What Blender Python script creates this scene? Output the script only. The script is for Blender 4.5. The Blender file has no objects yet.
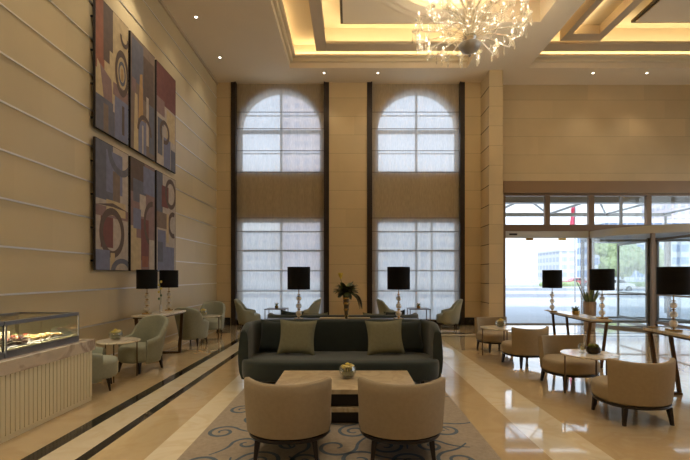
import bpy, math, random
from mathutils import Vector, Matrix
random.seed(7)
PI = math.pi
C = bpy.context.scene.collection
S = bpy.context.scene

# ------------------------------------------------------------------ materials
def lin(r, g, b):
    f = lambda c: (c/255/12.92) if c/255 <= .04045 else ((c/255+.055)/1.055)**2.4
    return (f(r), f(g), f(b), 1)

def mat(name, col, rough=.5, metal=0, noise=0, nscale=8, bump=0, bscale=200, spec=.5, coat=0, sheen=0):
    m = bpy.data.materials.new(name); m.use_nodes = True
    nt = m.node_tree; b = nt.nodes['Principled BSDF']
    b.inputs['Base Color'].default_value = col
    b.inputs['Roughness'].default_value = rough
    b.inputs['Metallic'].default_value = metal
    b.inputs['Specular IOR Level'].default_value = spec
    b.inputs['Coat Weight'].default_value = coat
    b.inputs['Sheen Weight'].default_value = sheen
    tc = nt.nodes.new('ShaderNodeTexCoord')
    if noise:
        n = nt.nodes.new('ShaderNodeTexNoise'); n.inputs['Scale'].default_value = nscale; n.inputs['Detail'].default_value = 5
        r = nt.nodes.new('ShaderNodeValToRGB')
        r.color_ramp.elements[0].position = .3; r.color_ramp.elements[1].position = .7
        r.color_ramp.elements[0].color = tuple(c*(1-noise) for c in col[:3])+(1,)
        r.color_ramp.elements[1].color = tuple(min(1, c*(1+noise)) for c in col[:3])+(1,)
        nt.links.new(tc.outputs['Object'], n.inputs['Vector']); nt.links.new(n.outputs['Fac'], r.inputs['Fac'])
        nt.links.new(r.outputs['Color'], b.inputs['Base Color'])
    if bump:
        n2 = nt.nodes.new('ShaderNodeTexNoise'); n2.inputs['Scale'].default_value = bscale; n2.inputs['Detail'].default_value = 3
        bp = nt.nodes.new('ShaderNodeBump'); bp.inputs['Strength'].default_value = bump; bp.inputs['Distance'].default_value = .01
        nt.links.new(tc.outputs['Object'], n2.inputs['Vector']); nt.links.new(n2.outputs['Fac'], bp.inputs['Height'])
        nt.links.new(bp.outputs['Normal'], b.inputs['Normal'])
    return m

def marble(name, base, vein, rough=.1, scale=2.0, vpos=.6, vsharp=.06, tint=.12, spec=.5):
    m = bpy.data.materials.new(name); m.use_nodes = True
    nt = m.node_tree; b = nt.nodes['Principled BSDF']; N = nt.nodes.new; L = nt.links.new
    b.inputs['Roughness'].default_value = rough; b.inputs['Specular IOR Level'].default_value = spec
    tc = N('ShaderNodeTexCoord')
    n = N('ShaderNodeTexNoise'); n.inputs['Scale'].default_value = scale; n.inputs['Detail'].default_value = 8; n.inputs['Distortion'].default_value = 1.6
    L(tc.outputs['Object'], n.inputs['Vector'])
    r = N('ShaderNodeValToRGB'); cr = r.color_ramp
    cr.elements[0].position = .3; cr.elements[0].color = tuple(c*(1-tint) for c in base[:3])+(1,)
    cr.elements[1].position = vpos-vsharp; cr.elements[1].color = base
    e = cr.elements.new(vpos); e.color = vein
    e = cr.elements.new(vpos+vsharp*.5); e.color = base
    L(n.outputs['Fac'], r.inputs['Fac']); L(r.outputs['Color'], b.inputs['Base Color'])
    if rough < .09: b.inputs['Coat Weight'].default_value = .7; b.inputs['Coat Roughness'].default_value = .03; b.inputs['Coat IOR'].default_value = 1.5
    return m

def stone_wall(name, base, joints=True, step=.62, z0=.17, xstep=1.9, joint=.012, rough=.42):
    """stone cladding: slab-to-slab tone changes and fine horizontal joints, all from object position"""
    m = bpy.data.materials.new(name); m.use_nodes = True
    nt = m.node_tree; b = nt.nodes['Principled BSDF']; N = nt.nodes.new; L = nt.links.new
    b.inputs['Roughness'].default_value = rough
    tc = N('ShaderNodeTexCoord'); sp = N('ShaderNodeSeparateXYZ'); L(tc.outputs['Object'], sp.inputs[0])
    def M(op, a, bb=None):
        k = N('ShaderNodeMath'); k.operation = op
        for i, v in enumerate((a, bb)):
            if v is None: continue
            if isinstance(v, (int, float)): k.inputs[i].default_value = v
            else: L(v, k.inputs[i])
        return k.outputs[0]
    zz = M('DIVIDE', M('SUBTRACT', sp.outputs[2], z0), step)
    row = M('FLOOR', zz); fr = M('FRACT', zz)
    xy = M('ADD', sp.outputs[0], sp.outputs[1])
    col = M('FLOOR', M('ADD', M('DIVIDE', xy, xstep), M('MULTIPLY', row, .37)))
    cb = N('ShaderNodeCombineXYZ'); L(row, cb.inputs[0]); L(col, cb.inputs[1])
    wn = N('ShaderNodeTexWhiteNoise'); L(cb.outputs[0], wn.inputs['Vector'])
    n = N('ShaderNodeTexNoise'); n.inputs['Scale'].default_value = 1.2; n.inputs['Detail'].default_value = 6
    L(tc.outputs['Object'], n.inputs['Vector'])
    v = M('ADD', M('MULTIPLY', wn.outputs['Value'], .10), M('MULTIPLY', n.outputs['Fac'], .22))
    v = M('ADD', v, .84)
    if joints:
        j = M('LESS_THAN', fr, joint/step)
        v = M('MULTIPLY', v, M('SUBTRACT', 1, M('MULTIPLY', j, .35)))
    hs = N('ShaderNodeHueSaturation'); hs.inputs['Color'].default_value = base; L(v, hs.inputs['Value'])
    L(hs.outputs[0], b.inputs['Base Color'])
    return m

def glassy(name, tint=(1,1,1,1), trans=.85, rough=.02, body=(.8,.8,.8,1), bodyw=0.0):
    """thin clear glass: see-through, with a mirror sheen that grows at grazing angles"""
    m = bpy.data.materials.new(name); m.use_nodes = True
    nt = m.node_tree; nt.nodes.clear(); N = nt.nodes.new; L = nt.links.new
    out = N('ShaderNodeOutputMaterial'); t = N('ShaderNodeBsdfTransparent'); t.inputs[0].default_value = tint
    g = N('ShaderNodeBsdfGlossy'); g.inputs['Roughness'].default_value = rough
    mx = N('ShaderNodeMixShader'); lw = N('ShaderNodeLayerWeight'); lw.inputs['Blend'].default_value = .25
    mr = N('ShaderNodeMapRange'); mr.inputs['To Min'].default_value = 1-trans; mr.inputs['To Max'].default_value = min(1, 1-trans+.3)
    L(lw.outputs['Fresnel'], mr.inputs['Value'])
    L(mr.outputs[0], mx.inputs[0]); L(t.outputs[0], mx.inputs[1]); L(g.outputs[0], mx.inputs[2])
    last = mx
    if bodyw:
        d = N('ShaderNodeBsdfTranslucent'); d.inputs[0].default_value = body
        d2 = N('ShaderNodeBsdfDiffuse'); d2.inputs[0].default_value = body
        a = N('ShaderNodeAddShader'); L(d.outputs[0], a.inputs[0]); L(d2.outputs[0], a.inputs[1])
        m2 = N('ShaderNodeMixShader'); m2.inputs[0].default_value = bodyw
        L(last.outputs[0], m2.inputs[1]); L(a.outputs[0], m2.inputs[2]); last = m2
    L(last.outputs[0], out.inputs[0])
    return m

def emis(name, col, s):
    m = bpy.data.materials.new(name); m.use_nodes = True
    nt = m.node_tree; nt.nodes.clear()
    e = nt.nodes.new('ShaderNodeEmission'); e.inputs[0].default_value = col; e.inputs[1].default_value = s
    o = nt.nodes.new('ShaderNodeOutputMaterial'); nt.links.new(e.outputs[0], o.inputs[0])
    return m

def sheer():
    m = bpy.data.materials.new('sheer_blind'); m.use_nodes = True
    nt = m.node_tree; nt.nodes.clear(); N = nt.nodes.new; L = nt.links.new
    out = N('ShaderNodeOutputMaterial')
    t = N('ShaderNodeBsdfTransparent'); t.inputs[0].default_value = (1, 1, 1, 1)
    tl = N('ShaderNodeBsdfTranslucent'); tl.inputs[0].default_value = (.86, .84, .80, 1)
    d = N('ShaderNodeBsdfDiffuse'); d.inputs[0].default_value = (.46, .39, .28, 1)
    a = N('ShaderNodeMixShader'); a.inputs[0].default_value = .5; L(tl.outputs[0], a.inputs[1]); L(d.outputs[0], a.inputs[2])
    tc = N('ShaderNodeTexCoord'); mp = N('ShaderNodeMapping'); mp.inputs['Scale'].default_value = (26, 1, 5)
    n = N('ShaderNodeTexNoise'); n.inputs['Scale'].default_value = 1; n.inputs['Detail'].default_value = 3
    L(tc.outputs['Object'], mp.inputs[0]); L(mp.outputs[0], n.inputs['Vector'])
    mr = N('ShaderNodeMapRange'); mr.inputs['From Min'].default_value = .3; mr.inputs['From Max'].default_value = .7
    mr.inputs['To Min'].default_value = .66; mr.inputs['To Max'].default_value = .82
    L(n.outputs['Fac'], mr.inputs['Value'])
    mx = N('ShaderNodeMixShader'); L(mr.outputs[0], mx.inputs[0]); L(t.outputs[0], mx.inputs[1]); L(a.outputs[0], mx.inputs[2])
    L(mx.outputs[0], out.inputs[0])
    return m

def facade(name, wall, win, sx=3.0, sz=3.2, bw=.3):
    m = bpy.data.materials.new(name); m.use_nodes = True
    nt = m.node_tree; b = nt.nodes['Principled BSDF']; N = nt.nodes.new; L = nt.links.new
    b.inputs['Roughness'].default_value = .6
    tc = N('ShaderNodeTexCoord'); sp = N('ShaderNodeSeparateXYZ'); L(tc.outputs['Object'], sp.inputs[0])
    def M(op, a, bb):
        k = N('ShaderNodeMath'); k.operation = op
        for i, v in enumerate((a, bb)):
            if isinstance(v, (int, float)): k.inputs[i].default_value = v
            elif v is not None: L(v, k.inputs[i])
        return k.outputs[0]
    fx = M('FRACT', M('DIVIDE', M('ADD', sp.outputs[0], sp.outputs[1]), sx), None)
    fz = M('FRACT', M('DIVIDE', sp.outputs[2], sz), None)
    w = M('MULTIPLY', M('GREATER_THAN', fx, bw), M('GREATER_THAN', fz, .42))
    mx = N('ShaderNodeMix'); mx.data_type = 'RGBA'
    mx.inputs['A'].default_value = wall; mx.inputs['B'].default_value = win
    L(w, mx.inputs['Factor']); L(mx.outputs['Result'], b.inputs['Base Color'])
    return m

M = {}
M['wall'] = stone_wall('beige_stone_cladding', lin(204, 182, 142))
M['wall_plain'] = stone_wall('beige_stone_with_clips', lin(198, 180, 142), joints=False)
M['lintel'] = mat('bronze_brown_lintel', lin(150, 122, 90), .4, .2)
M['ceil'] = mat('matt_ceiling_paint', lin(232, 216, 188), .8, noise=.03, nscale=.6)
M['cove'] = mat('warm_cove_paint', lin(226, 210, 176), .7)
M['moulding'] = mat('taupe_moulding', lin(196, 178, 150), .6)
M['reveal'] = mat('dark_bronze_reveal', lin(92, 78, 56), .5, .3)
M['silver'] = mat('brushed_silver_strip', lin(226, 222, 216), .38, .85)
M['dark_wood'] = mat('dark_wenge_jamb', lin(44, 32, 26), .4, noise=.25, nscale=5)
M['black_stone'] = marble('black_marble', lin(30, 26, 25), lin(120, 105, 88), .1, 3.5, .64, .02, .4)
M['floor_beige'] = marble('beige_polished_marble', lin(206, 182, 142), lin(198, 171, 130), .07, 1.3, .58, .12, .06)
M['floor_cream'] = marble('cream_polished_marble', lin(238, 224, 194), lin(230, 212, 178), .07, 1.6, .58, .12, .05)
M['rug'] = mat('taupe_rug_pile', lin(164, 150, 132), .95, noise=.10, nscale=25, bump=.4, bscale=260, spec=.1)
M['rug_scroll'] = mat('slate_rug_scroll', lin(98, 108, 118), .95, noise=.1, nscale=25, spec=.1)
M['tan'] = mat('taupe_upholstery', lin(164, 147, 120), .9, noise=.05, nscale=30, bump=.15, bscale=500, spec=.2, sheen=.1)
M['sage'] = mat('sage_grey_upholstery', lin(150, 152, 134), .9, noise=.05, nscale=30, bump=.15, bscale=500, spec=.2, sheen=.15)
M['velvet'] = mat('deep_green_velvet', lin(46, 54, 50), .75, noise=.10, nscale=6, bump=.1, bscale=400, spec=.25, sheen=.35)
M['velvet_dark'] = mat('dark_teal_velvet', lin(42, 50, 47), .75, noise=.12, nscale=7, spec=.2, sheen=.3)
M['olive'] = mat('olive_linen', lin(128, 126, 102), .9, noise=.06, nscale=25, bump=.2, bscale=420, spec=.15)
M['leg'] = mat('dark_stained_wood', lin(36, 26, 22), .35)
M['bronze'] = mat('dark_bronze', lin(98, 76, 54), .35, .8)
M['gold'] = mat('antique_gold', lin(200, 165, 100), .25, .9)
M['black_shade'] = mat('black_shade_fabric', lin(24, 22, 21), .8, noise=.1, nscale=60, spec=.2)
M['white_lining'] = mat('pale_shade_lining', lin(220, 205, 175), .8)
M['table_wood'] = marble('travertine_table', lin(202, 184, 150), lin(180, 156, 120), .3, 2.6, .55, .14, .16)
M['top_white'] = marble('white_marble_top', lin(226, 214, 192), lin(160, 145, 128), .12, 4, .6, .05, .06)
M['counter_marble'] = marble('veined_counter_marble', lin(208, 194, 172), lin(158, 138, 122), .2, 1.6, .56, .09, .16)
M['cream_panel'] = mat('cream_lacquer', lin(224, 214, 182), .5)
M['steel'] = mat('brushed_steel', lin(150, 148, 150), .3, .85, noise=.08, nscale=4)
M['case_dark'] = mat('dark_case_interior', lin(110, 96, 70), .5)
M['deck'] = mat('case_deck', lin(232, 220, 170), .5)
M['glass'] = glassy('window_glass', (.96, .98, .98, 1), .93)
M['case_glass'] = glassy('display_glass', (.97, .98, .96, 1), .9)
M['crystal'] = glassy('clear_crystal', (.98, .95, .88, 1), .62, .08, (.95, .88, .72, 1), .07)
M['ball_glass'] = glassy('cut_glass', (.93, .9, .84, 1), .5, .06, (.9, .82, .66, 1), .25)
M['bowl_glass'] = glassy('bowl_glass', (.95, .96, .93, 1), .86, .03, (.8, .82, .7, 1), .02)
M['frosted'] = mat('frosted_silver_glass', lin(176, 170, 160), .3, .3)
M['bulb'] = emis('candle_bulb', (1, .88, .66, 1), 3)
M['downlight'] = emis('downlight_lens', (1, .9, .72, 1), 6)
M['white_ring'] = mat('white_trim_ring', lin(235, 228, 210), .4)
M['sheer'] = sheer()
M['seam'] = mat('blind_seam', lin(120, 112, 100), .8)
M['frame_brown'] = mat('anodised_brown_frame', lin(128, 104, 80), .4, .5)
M['frame_grey'] = mat('grey_door_metal', lin(150, 148, 142), .35, .6)
M['frame_white'] = mat('pale_window_frame', lin(190, 190, 186), .5)
M['black_metal'] = mat('black_door_metal', lin(28, 26, 28), .35, .4)
M['leaf'] = mat('green_leaf', lin(92, 106, 60), .5, noise=.3, nscale=9)
M['leaf_dark'] = mat('dark_green_leaf', lin(60, 68, 44), .5, noise=.3, nscale=9)
M['yellow'] = mat('yellow_petal', lin(214, 190, 84), .6, noise=.15, nscale=30)
M['cream_petal'] = mat('cream_petal', lin(226, 208, 140), .6)
M['moss'] = mat('moss_green', lin(104, 104, 44), .9, noise=.4, nscale=30, bump=.6, bscale=90)
M['planter'] = mat('ribbed_planter', lin(150, 128, 104), .6, noise=.1, nscale=8)
M['dark_pot'] = mat('dark_pot', lin(58, 48, 32), .4, .3)
M['pastry'] = mat('golden_pastry', lin(176, 142, 82), .5, noise=.35, nscale=40)
M['choc'] = mat('dark_chocolate', lin(64, 36, 22), .35)
M['icing'] = mat('cream_icing', lin(240, 228, 200), .5)
M['berry'] = mat('red_berry', lin(150, 40, 30), .3)
M['green_fruit'] = mat('green_garnish', lin(110, 130, 50), .5)
M['pavement'] = mat('pale_paving', lin(196, 196, 196), .7, noise=.06, nscale=.5)
M['road'] = mat('pale_asphalt', lin(150, 152, 158), .8, noise=.08, nscale=.4)
M['kerb'] = mat('kerb_stone', lin(215, 215, 212), .7)
M['hedge'] = mat('hedge_leaves', lin(150, 166, 120), .9, noise=.4, nscale=6, bump=.6, bscale=12)
M['bark'] = mat('tree_bark', lin(110, 92, 72), .9, noise=.2, nscale=8)
M['car_white'] = mat('white_car_paint', lin(225, 225, 225), .25, coat=.5)
M['car_red'] = mat('red_car_paint', lin(190, 96, 100), .25, coat=.5)
M['car_glass'] = mat('dark_car_glass', lin(50, 56, 62), .1)
M['tyre'] = mat('black_tyre', lin(30, 30, 30), .8)
M['flag'] = mat('red_flag_cloth', lin(206, 40, 90), .8)
M['pole'] = mat('grey_pole', lin(140, 140, 142), .4, .5)
M['bld_a'] = facade('hazed_tower_facade', lin(212, 212, 212), lin(182, 190, 202))  # facades paled: outdoor haze and overexposure put into their colours
M['bld_b'] = facade('blue_glass_facade', lin(200, 206, 214), lin(130, 152, 184), 2.4, 3.4, .16)
M['bld_c'] = facade('pink_stone_facade', lin(206, 192, 194), lin(172, 170, 184), 3.4, 3.2, .4)
# art colours
AC = {k: mat('art_'+k, lin(*v), .7, noise=.12, nscale=9) for k, v in dict(
    rust=(138, 84, 60), umber=(92, 74, 62), sand=(182, 160, 120), ochre=(172, 134, 84), slate=(96, 95, 104),
    blue=(112, 114, 134), pale=(172, 158, 142), mauve=(130, 104, 98), taupe=(118, 100, 86), edge=(40, 30, 26), brick=(112, 66, 58)).items()}
ACK = list(AC)

# ------------------------------------------------------------------ mesh builder
class MB:
    def __init__(s): s.v = []; s.f = []; s.m = []; s.mi = 0
    def add(s, vs, fs, T=None):
        o = len(s.v)
        s.v += [tuple(T @ Vector(p)) if T else tuple(p) for p in vs]
        for f in fs: s.f.append([o+i for i in f]); s.m.append(s.mi)
        return s
    def box(s, x0, x1, y0, y1, z0, z1, T=None):
        if x0 > x1: x0, x1 = x1, x0
        if y0 > y1: y0, y1 = y1, y0
        return s.add([(x0,y0,z0),(x1,y0,z0),(x1,y1,z0),(x0,y1,z0),(x0,y0,z1),(x1,y0,z1),(x1,y1,z1),(x0,y1,z1)],
                     [(0,3,2,1),(4,5,6,7),(0,1,5,4),(1,2,6,5),(2,3,7,6),(3,0,4,7)], T)
    def lathe(s, prof, n=24, T=None, rx=1, ry=1):
        vs = []; fs = []
        for r, z in prof:
            for k in range(n):
                a = 2*PI*k/n; vs.append((r*rx*math.cos(a), r*ry*math.sin(a), z))
        for i in range(len(prof)-1):
            for k in range(n):
                k2 = (k+1) % n; fs.append((i*n+k, i*n+k2, (i+1)*n+k2, (i+1)*n+k))
        fs.append(tuple(range(n-1, -1, -1))); fs.append(tuple((len(prof)-1)*n+k for k in range(n)))
        return s.add(vs, fs, T)
    def loops(s, rings, closed_ends=True, T=None):
        """skin a list of equal-length closed rings"""
        n = len(rings[0]); vs = [p for r in rings for p in r]; fs = []
        for i in range(len(rings)-1):
            for k in range(n):
                k2 = (k+1) % n; fs.append((i*n+k, i*n+k2, (i+1)*n+k2, (i+1)*n+k))
        if closed_ends:
            fs.append(tuple(range(n-1, -1, -1))); fs.append(tuple((len(rings)-1)*n+k for k in range(n)))
        return s.add(vs, fs, T)
    def tube(s, pts, r, n=8, T=None):
        pts = [Vector(p) for p in pts]; rings = []
        rr = r if isinstance(r, (list, tuple)) else [r]*len(pts)
        up = None
        for i, p in enumerate(pts):
            d = (pts[min(i+1, len(pts)-1)]-pts[max(i-1, 0)]).normalized()
            if up is None:
                up = Vector((0, 0, 1)) if abs(d.z) < .9 else Vector((1, 0, 0))
            a = d.cross(up)
            if a.length < 1e-4: a = d.cross(Vector((0, 1, 0)))
            a.normalize(); b = a.cross(d).normalized(); up = b
            rings.append([tuple(p+(a*math.cos(2*PI*k/n)+b*math.sin(2*PI*k/n))*rr[i]) for k in range(n)])
        return s.loops(rings, True, T)
    def prism(s, poly, z0, z1, T=None):
        n = len(poly)
        vs = [(x, y, z0) for x, y in poly]+[(x, y, z1) for x, y in poly]
        fs = [tuple(range(n-1, -1, -1)), tuple(range(n, 2*n))]+[(k, (k+1) % n, n+(k+1) % n, n+k) for k in range(n)]
        return s.add(vs, fs, T)
    def ball(s, c, r, n=12, sz=1, T=None):
        prof = [(r*math.sin(PI*i/(n//2*1.0))+1e-4, -r*sz*math.cos(PI*i/(n//2))) for i in range(n//2+1)]
        t = Matrix.Translation(c)
        return s.lathe(prof, n, (T @ t) if T else t)
    def build(s, name, mats, parent=None, smooth=None, loc=(0, 0, 0), rz=0, bevel=0, sub=0, bseg=2):
        me = bpy.data.meshes.new(name); me.from_pydata(s.v, [], s.f)
        mats = mats if isinstance(mats, (list, tuple)) else [mats]
        for m in mats: me.materials.append(m)
        me.polygons.foreach_set('material_index', s.m)
        import bmesh
        bm = bmesh.new(); bm.from_mesh(me); bmesh.ops.recalc_face_normals(bm, faces=bm.faces); bm.to_mesh(me); bm.free()
        if smooth is not None:
            me.polygons.foreach_set('use_smooth', [True]*len(me.polygons))
            me.set_sharp_from_angle(angle=math.radians(smooth))
        me.update()
        o = bpy.data.objects.new(name, me); C.objects.link(o)
        o.location = loc; o.rotation_euler = (0, 0, rz)
        if parent: o.parent = parent
        if bevel:
            b = o.modifiers.new('bevel', 'BEVEL'); b.width = bevel; b.segments = bseg; b.limit_method = 'ANGLE'; b.angle_limit = math.radians(40)
        if sub:
            b = o.modifiers.new('sub', 'SUBSURF'); b.levels = sub; b.render_levels = sub
        return o

def tag(o, label, cat, group=None):
    o['label'] = label; o['category'] = cat
    if group: o['group'] = group
    return o
def thing(name, label, cat, loc=(0, 0, 0), rz=0, group=None):
    o = bpy.data.objects.new(name, None); C.objects.link(o); o.empty_display_size = .1
    o.location = loc; o.rotation_euler = (0, 0, rz)
    return tag(o, label, cat, group)
def struct(name, mb, mats, **k):
    o = mb.build(name, mats, **k); o['kind'] = 'structure'; return o
def kids(o): return [c for c in list(C.objects) if c.parent == o]
def copy_tree(o, parent=None):
    c = o.copy(); C.objects.link(c)
    if parent: c.parent = parent
    for ch in kids(o): copy_tree(ch, c)
    return c
def dup(o, loc, rz, label, group=None):
    c = copy_tree(o); c.location = loc; c.rotation_euler = (0, 0, rz); c['label'] = label
    if group: c['group'] = group
    return c
def Rz(a): return Matrix.Rotation(a, 4, 'Z')
def Tr(x, y, z): return Matrix.Translation((x, y, z))

# ------------------------------------------------------------------ camera
F = 410.0; EYE = 1.65
cam = bpy.data.cameras.new('camera'); cam.sensor_width = 36; cam.lens = 36*F/690
cam.shift_x = -5/690; cam.shift_y = 46/690; cam.clip_end = 500
co = bpy.data.objects.new('camera', cam); C.objects.link(co)
co.location = (0, 0, EYE); co.rotation_euler = (PI/2, 0, 0); S.camera = co
def px(u, v, Y): return ((u-350)*Y/F, Y, EYE-(v-276)*Y/F)

# ------------------------------------------------------------------ room
XL, XR, YB, YN, H = -4.47, 14.0, 13.9, -4.0, 8.13
# floor patches
xs = [XL-.3, -2.96, -2.80, -2.47, -2.355, -1.85, -1.55, 1.36, 1.82, 2.38, XR+.3]
ys = [YN-.3, 11.18, 11.32, 11.70, 11.90, YB+.45]
mb = MB()
for i in range(len(xs)-1):
    for j in range(len(ys)-1):
        x = (xs[i]+xs[i+1])/2; y = (ys[j]+ys[j+1])/2; k = 0
        cy = lambda a, b: a < y < b
        if -1.85 < x < -1.55 and y < 11.18: k = 1
        if 1.82 < x < 2.38 and y < 11.18: k = 1
        if x > -2.80 and cy(11.32, 11.70): k = 1
        if -2.80 < x < -2.47 and y < 11.70: k = 1
        if x > -2.355 and cy(11.18, 11.32): k = 2
        if x > -2.96 and cy(11.70, 11.90): k = 2
        if -2.47 < x < -2.355 and y < 11.32: k = 2
        if -2.96 < x < -2.80 and y < 11.90: k = 2
        mb.mi = k
        mb.add([(xs[i], ys[j], 0), (xs[i+1], ys[j], 0), (xs[i+1], ys[j+1], 0), (xs[i], ys[j+1], 0)], [(0, 1, 2, 3)])
mb.mi = 0
mb.box(xs[0], xs[-1], ys[0], ys[-1], -.2, -.01)
struct('floor', mb, [M['floor_beige'], M['floor_cream'], M['black_stone']])

# walls
struct('wall_left', MB().box(XL-.3, XL, YN, YB+.3, 0, H+1.4), M['wall_plain'])
mb = MB(); mb.box(XR, XR+.3, YN, 1, 0, H+1.4); mb.box(XR, XR+.3, 12.5, YB+.3, 0, H+1.4); mb.box(XR, XR+.3, 1, 12.5, 5.5, H+1.4); mb.box(XR, XR+.3, 1, 12.5, 0, .3)  # opening added out of view to let in daylight fill
struct('wall_right', mb, M['wall'])
mb = MB()
for k in range(6): mb.box(XR+.1, XR+.2, 1+2.26*k, 1.1+2.26*k, .3, 5.5)
w_ = struct('window_4', mb, M['frame_brown']); MB().box(XR+.14, XR+.15, 1, 12.5, .3, 5.5).build('pane', M['glass'], w_)  # unseen glazing, added so that daylight fills the room
struct('wall_near', MB().box(XL-.3, XR+.3, YN-.3, YN, 0, H+1.4), M['wall'])
mb = MB()
for k in range(13):
    z = .17+.62*k
    if z > H-.1: break
    mb.box(XL-.01, XL+.012, YN, YB-.02, z-.012, z+.012)
struct('trim_1', mb, M['silver'])
struct('trim_2', MB().box(XL-.01, XL+.05, YN, YB, H-.07, H+.01), M['moulding'])

# back wall with arched and square openings, pilasters proud of it
AX = [(-3.74, -.98), (.92, 3.63)]      # openings
mb = MB()
YF = YB
def wallbox(x0, x1, z0, z1, y0=YF, y1=YF+.3): mb.box(x0, x1, y0, y1, z0, z1)
ZU0, ZSP, ZL0, ZL1 = 5.18, 6.54, .12, 3.54
edges = [XL, AX[0][0], AX[0][1], AX[1][0], AX[1][1], 4.81]
for i in (0, 2, 4): wallbox(edges[i], edges[i+1], 0, H+1.4)
for x0, x1 in AX:
    wallbox(x0, x1, 0, ZL0); wallbox(x0, x1, ZL1, ZU0); wallbox(x0, x1, 7.96, H+1.4)
    r = (x1-x0)/2; cx = (x0+x1)/2; n = 28
    for k in range(n):
        a = x0+(x1-x0)*k/n; b = x0+(x1-x0)*(k+1)/n
        za = ZSP+math.sqrt(max(0, r*r-(a-cx)**2)); zb = ZSP+math.sqrt(max(0, r*r-(b-cx)**2))
        mb.add([(a,YF,za),(b,YF,zb),(b,YF,7.96),(a,YF,7.96),(a,YF+.3,za),(b,YF+.3,zb),(b,YF+.3,7.96),(a,YF+.3,7.96)],
               [(0,1,2,3),(7,6,5,4),(0,4,5,1)])
# pilasters
for x0, x1 in [(XL, -3.93), (-.72, .60), (3.84, 4.38)]: mb.box(x0, x1, YB-.17, YB, 0, H+.02)
struct('wall_back', mb, M['wall'])
struct('wall_pier', MB().box(4.38, 4.81, 12.9, YB+.3, 0, H+.02), M['wall'])
mb = MB()
for k in range(13):
    z = .17+.62*k
    if z < H-.1: mb.box(4.372, 4.382, 12.92, YB-.18, z-.012, z+.012)
struct('trim_3', mb, M['reveal'])
# entrance wall
DX0, DX1 = 5.20, 13.2
DZ = 4.46
mb = MB()
mb.box(4.81, DX0, YB, YB+.3, 0, H+1.4); mb.box(DX0, DX1, YB, YB+.3, DZ+.41, H+1.4); mb.box(DX1, XR, YB, YB+.3, 0, H+1.4)
struct('wall_entrance', mb, M['wall'])
struct('trim_4', MB().box(DX0, DX1, YB-.02, YB+.32, DZ, DZ+.41), M['lintel'])
# black skirting along the back
mb = MB()
for x0, x1 in [(XL, -4.0), (-.73, .58), (3.83, 4.375)]: mb.box(x0, x1, YB-.20, YB-.15, 0, .26)
for x0, x1 in [(-3.86, -.88), (.71, 3.7)]: mb.box(x0, x1, YB-.07, YB-.005, 0, .2)
struct('baseboard_back', mb, M['black_stone'])
struct('baseboard_left', MB().box(XL-.01, XL+.015, YN, YB-.2, 0, .10), M['wall_plain'])

# windows: mullions, panes, blinds
for wi, (x0, x1) in enumerate(AX):
    cx = (x0+x1)/2; r = (x1-x0)/2; y = YB+.16
    mb = MB()
    mb.box(cx-.04, cx+.04, y, y+.06, ZL0, ZL1); mb.box(cx-.04, cx+.04, y, y+.06, ZU0, ZSP+r)
    mb.box(x0, x1, y-.01, y+.07, 2.47, 2.56); mb.box(x0, x1, y-.01, y+.07, ZSP-.01, ZSP+.11)
    for z in (ZL0, ZL1-.06, ZU0): mb.box(x0, x1, y, y+.06, z, z+.06)
    for z in (1.15, 1.85, 3.15, 5.85, 7.15):
        rr = r if z < ZSP else math.sqrt(r*r-(z-ZSP)**2)
        mb.box(cx-rr, cx+rr, y+.01, y+.05, z-.015, z+.015)
    for xx in (x0, x1-.05):
        mb.box(xx, xx+.05, y, y+.06, ZL0, ZL1); mb.box(xx, xx+.05, y, y+.06, ZU0, ZSP)
    w = struct('window_%d' % (wi+1), mb, M['frame_white'])
    g = MB(); g.box(x0, x1, y+.025, y+.031, ZL0, ZL1)
    poly = [(x0, ZU0), (x1, ZU0)]+[(cx+r*math.cos(a), ZSP+r*math.sin(a)) for a in [PI*k/24 for k in range(25)]]
    n = len(poly)
    g.add([(a, y+.028, b) for a, b in poly], [tuple(range(n))])
    g.build('pane', M['glass'], w)
    # dark jambs
    j = MB()
    for a in ((-3.98, -.87), (.57, 3.67))[wi]:
        j.box(a, a+.17, YB-.20, YB-.02, 0, H)
        j.box(a+.13 if a < cx else a, a+.17 if a < cx else a+.04, YB-.24, YB-.20, 0, H)
    struct('trim_%d' % (5+wi), j, M['dark_wood'])
    # sheer roman blind: gently waved cloth with seams
    b = MB(); X0, X1 = ((-3.84, -.86), (.72, 3.70))[wi]; nx = 60; zs = [.2, 3.9, H-.02]
    vs = []; fs = []
    for z in zs:
        for k in range(nx+1):
            xx = X0+(X1-X0)*k/nx
            vs.append((xx, YB-.10+.006*math.sin(xx*23+wi), z))
    for i in range(2):
        for k in range(nx): fs.append((i*(nx+1)+k, i*(nx+1)+k+1, (i+1)*(nx+1)+k+1, (i+1)*(nx+1)+k))
    b.add(vs, fs)
    t = thing('roman_blind', ['sheer patterned full-height blind over the left arched window', 'sheer patterned full-height blind over the right arched window'][wi], 'blind', (cx, YB-.10, .2), 0, 'sheer blinds at the arched windows')
    for v in range(len(b.v)): b.v[v] = (b.v[v][0]-cx, b.v[v][1]-YB+.10, b.v[v][2]-.2)
    b.build('cloth', M['sheer'], t, smooth=40)
    for z in (1.14, 1.82, 2.50, 3.15, 3.60, 5.14, 5.86, 6.60, 7.16): MB().box(X0-cx, X1-cx, -.022, -.012, z-.210, z-.190).build('seam', M['seam'], t)
    MB().box(X0-cx, X1-cx, -.03, .03, -.03, 0).build('bottom_rail', M['steel'], t)

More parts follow.
